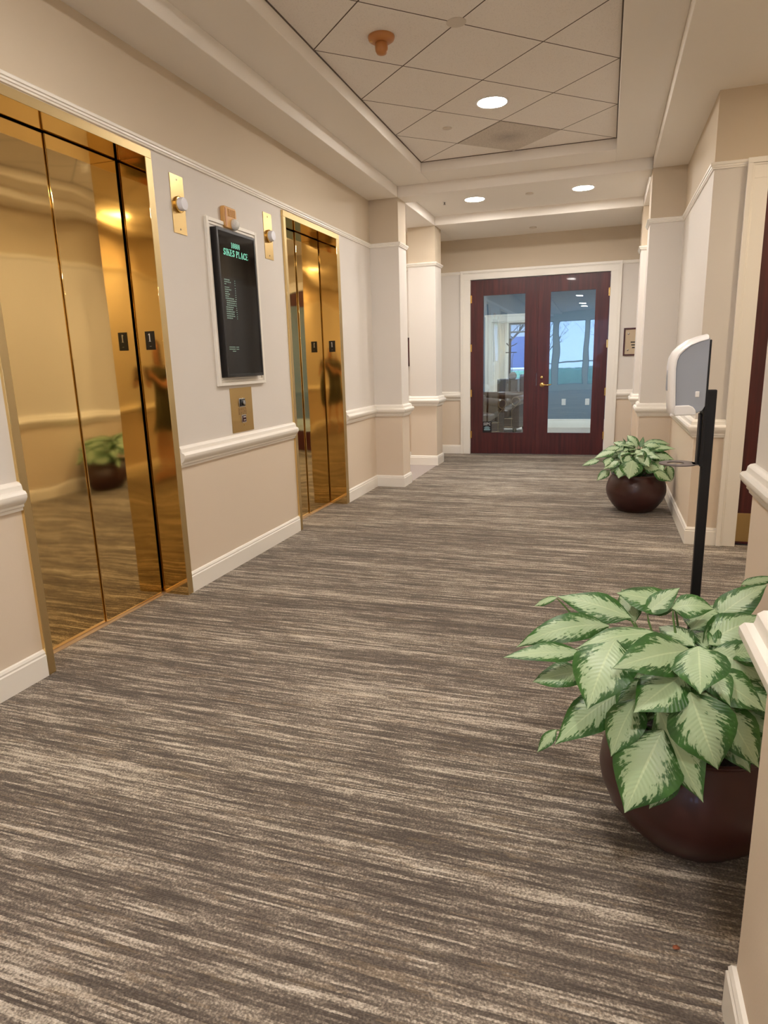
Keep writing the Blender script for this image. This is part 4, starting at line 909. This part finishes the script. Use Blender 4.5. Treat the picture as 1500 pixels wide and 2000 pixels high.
r = empty('neighbouring_building', (-2.0, 34, 0), 'pale blue grey building across the lawn, seen through the office windows', 'building')
BB_ = mat('pale_siding', (176, 170, 164), 0.8)
MB().box(-8, 4, 32, 38, 0, 3.1).build('wall', BB_, r)
MB().prism([(31.6, 3.1), (38.4, 3.1), (35, 4.6)], 'x', -8.4, 4.4).build('roof', mat('grey_shingle', (120, 122, 134), 0.9), r)
for x in (-6.5, -4.3, -2.1, 0.1):
    q = MB().box(x, x + 0.9, 31.97, 32.0, 0.9, 2.3).build('window', mat('dark_window', (70, 90, 130), 0.1), r)
    MB().box(x - 0.06, x + 0.96, 31.95, 31.98, 0.82, 0.9).build('sill', TRIM, q)

# ------------------------------------------------------------------ the photographer, seen only as a reflection in the brass
def person():
    r = empty('person', (0, -0.42, 0), 'person in a dark olive dress holding up a phone, reflected in the brass', 'person')
    V = []; Ed = []; Rd = []
    def v(x, y, z, rx, ry=None): V.append((x, y, z)); Rd.append((rx, ry or rx)); return len(V) - 1
    def e(*ids):
        for a, b in zip(ids, ids[1:]): Ed.append((a, b))
    pel = v(0, -0.42, 0.92, 0.13, 0.105); wa = v(0, -0.415, 1.05, 0.115, 0.09); ch = v(0, -0.42, 1.22, 0.135, 0.10); nb = v(0, -0.425, 1.365, 0.065); nk = v(0, -0.415, 1.43, 0.048)
    j = v(0, -0.395, 1.485, 0.070, 0.078); hd = v(0, -0.405, 1.56, 0.078, 0.092); tp = v(0, -0.415, 1.63, 0.062, 0.07)
    e(pel, wa, ch, nb, nk, j, hd, tp)
    for s in (-1, 1):
        hp = v(s * 0.085, -0.42, 0.86, 0.095); th = v(s * 0.095, -0.41, 0.68, 0.075); kn = v(s * 0.092, -0.40, 0.48, 0.052); ca = v(s * 0.092, -0.43, 0.34, 0.052); an = v(s * 0.090, -0.44, 0.10, 0.032)
        he = v(s * 0.092, -0.445, 0.045, 0.032); ba = v(s * 0.105, -0.34, 0.030, 0.034, 0.022); to = v(s * 0.112, -0.275, 0.022, 0.024, 0.014)
        e(pel, hp, th, kn, ca, an, he, ba, to)
        sh = v(s * 0.155, -0.425, 1.335, 0.056); ua = v(s * 0.205, -0.37, 1.24, 0.043); el = v(s * 0.215, -0.28, 1.13, 0.036); fa = v(s * 0.150, -0.19, 1.20, 0.032); wr = v(s * 0.078, -0.115, 1.262, 0.022)
        e(nb, sh, ua, el, fa, wr)
        pa = v(s * 0.060, -0.085, 1.285, 0.026, 0.016); e(wr, pa)
        for k in range(4):
            z = 1.262 + 0.021 * k; L_ = (0.8, 0.95, 1.0, 0.92)[k]
            a = v(s * 0.054, -0.055, z, 0.0085); b = v(s * 0.047, -0.030 - 0.004 * (1 - L_), z + 0.003, 0.008); c = v(s * (0.047 - 0.018 * L_), -0.021, z + 0.005, 0.007)
            e(pa, a, b, c)
        t1 = v(s * 0.050, -0.072, 1.318, 0.0095); t2 = v(s * 0.036, -0.052, 1.325, 0.0088); t3 = v(s * 0.022, -0.046, 1.322, 0.008); e(pa, t1, t2, t3)
    me = bpy.data.meshes.new('body'); me.from_pydata(V, Ed, [])
    o = bpy.data.objects.new('body', me); COL.objects.link(o)
    md = o.modifiers.new('skin', 'SKIN')
    lay = me.skin_vertices[0].data if me.skin_vertices else None
    if lay:
        for i, (a, b) in enumerate(Rd): lay[i].radius = (a, b); lay[i].use_root = (i == 0)
    md.use_smooth_shade = True
    q = o.modifiers.new('sub', 'SUBSURF'); q.levels = q.render_levels = 2
    me.materials.append(mat('skin', (206, 156, 128), 0.5))
    o.parent = r; o.location = -Vector(r.location)
    # face: nose, ears, lips, eyes; then hair, dress, phone
    MB().tube([(0, -0.322, 1.572), (0, -0.306, 1.548), (0, -0.304, 1.540), (0, -0.316, 1.533)], [0.005, 0.009, 0.011, 0.006], 10).build('nose', MATS['skin'], r)
    LIP = mat('lips', (168, 92, 84), 0.4); EYE = mat('eye_white', (236, 234, 230), 0.15); IRIS = mat('iris', (60, 42, 30), 0.1); HAIR = mat('brown_hair', (72, 48, 34), 0.5, bump=(120, 0.002, 1.0))
    MB().tube([(-0.022, -0.316, 1.507), (0, -0.309, 1.509), (0.022, -0.316, 1.507)], [0.002, 0.006, 0.002], 8).build('mouth', LIP, r)
    for s in (-1, 1):
        q = MB().lathe([(0.0005, -0.010), (0.007, -0.0075), (0.010, 0), (0.007, 0.0075), (0.0005, 0.010)], (s * 0.030, -0.331, 1.566), 'z', 14).build('eye', EYE, r, smooth=180)
        MB().lathe([(0.0045, 0.0085), (0.003, 0.0102), (0.0005, 0.0104)], (s * 0.030, -0.331, 1.566), 'y', 12).build('iris', IRIS, q)
        MB().tube([(s * 0.077, -0.405, 1.585), (s * 0.086, -0.412, 1.572), (s * 0.085, -0.410, 1.552), (s * 0.076, -0.402, 1.535)], [0.006, 0.009, 0.008, 0.005], 8).build('ear', MATS['skin'], r)
    b = MB(); n = 28; rows = 12; vs = []
    for i in range(rows + 1):
        t = i / rows; ph = t * 2.05
        for k in range(n + 1):
            a = math.radians(-20) + math.radians(220) * (1 - k / n) if i > 4 else 2 * math.pi * k / n
            if i > 4: a = math.radians(180) + math.radians(220) * (k / n) - math.radians(20)
            else: a = math.radians(160) + 2 * math.pi * k / n * (220 / 360 if i == 4 else 1)
            rr = 0.098 * min(1, math.sin(min(ph, 1.57)) + 0.02); z = 1.575 + 0.098 * math.cos(ph) if ph < 1.57 else 1.575 - (ph - 1.57) * 0.42
            vs.append((rr * math.cos(a) * 0.95, -0.415 + rr * math.sin(a), z))
    for i in range(rows):
        for k in range(n): b.f.append([i * (n + 1) + k, i * (n + 1) + k + 1, (i + 1) * (n + 1) + k + 1, (i + 1) * (n + 1) + k]); b.m.append(0); b.uv.append(None)
    b.v = vs; b.build('hair', HAIR, r, smooth=180)
    DR = mat('dark_olive_fabric', (62, 62, 50), 0.85, bump=(80, 0.003, 0.8))
    b = MB(); n = 40; prof = [(0.56, 0.215, 0.185), (0.70, 0.200, 0.170), (0.85, 0.190, 0.155), (0.94, 0.182, 0.140), (1.05, 0.152, 0.118), (1.16, 0.160, 0.128), (1.25, 0.172, 0.138), (1.33, 0.180, 0.115), (1.375, 0.130, 0.088), (1.395, 0.080, 0.066)]
    vs = []
    for z, rx, ry in prof:
        for k in range(n):
            a = 2 * math.pi * k / n; f = 1 + (0.06 * math.sin(a * 9 + z * 2) if z < 0.9 else 0) * (0.95 - z)
            vs.append((rx * f * math.cos(a), -0.42 + ry * f * math.sin(a), z))
    b.add(vs, [(i * n + k, i * n + (k + 1) % n, (i + 1) * n + (k + 1) % n, (i + 1) * n + k) for i in range(len(prof) - 1) for k in range(n)])
    for s in (-1, 1): b.tube([(s * 0.12, -0.425, 1.335), (s * 0.172, -0.415, 1.315), (s * 0.212, -0.355, 1.222)], [0.070, 0.068, 0.058], 16)
    b.build('dress', DR, r, smooth=180)
    return r
person()
tag(MB().box(-0.038, 0.038, -0.042, -0.034, 1.215, 1.372).build('phone', BLACK, bevel=0.003), 'black phone held up by the person in the olive dress', 'phone')

# a scrap of dry leaf on the carpet
b = MB(); b.add([(0.206, 1.400, 0.003), (0.210, 1.395, 0.005), (0.220, 1.398, 0.004), (0.224, 1.404, 0.003), (0.216, 1.408, 0.006), (0.208, 1.406, 0.004)], [(0, 1, 4, 5), (1, 2, 3, 4)])
o = b.build('dry_leaf', mat('dry_leaf_brown', (150, 84, 52), 0.7)); sol = o.modifiers.new('thickness', 'SOLIDIFY'); sol.thickness = 0.0008
tag(o, 'tiny brown scrap of dry leaf on the carpet at lower right', 'leaf')
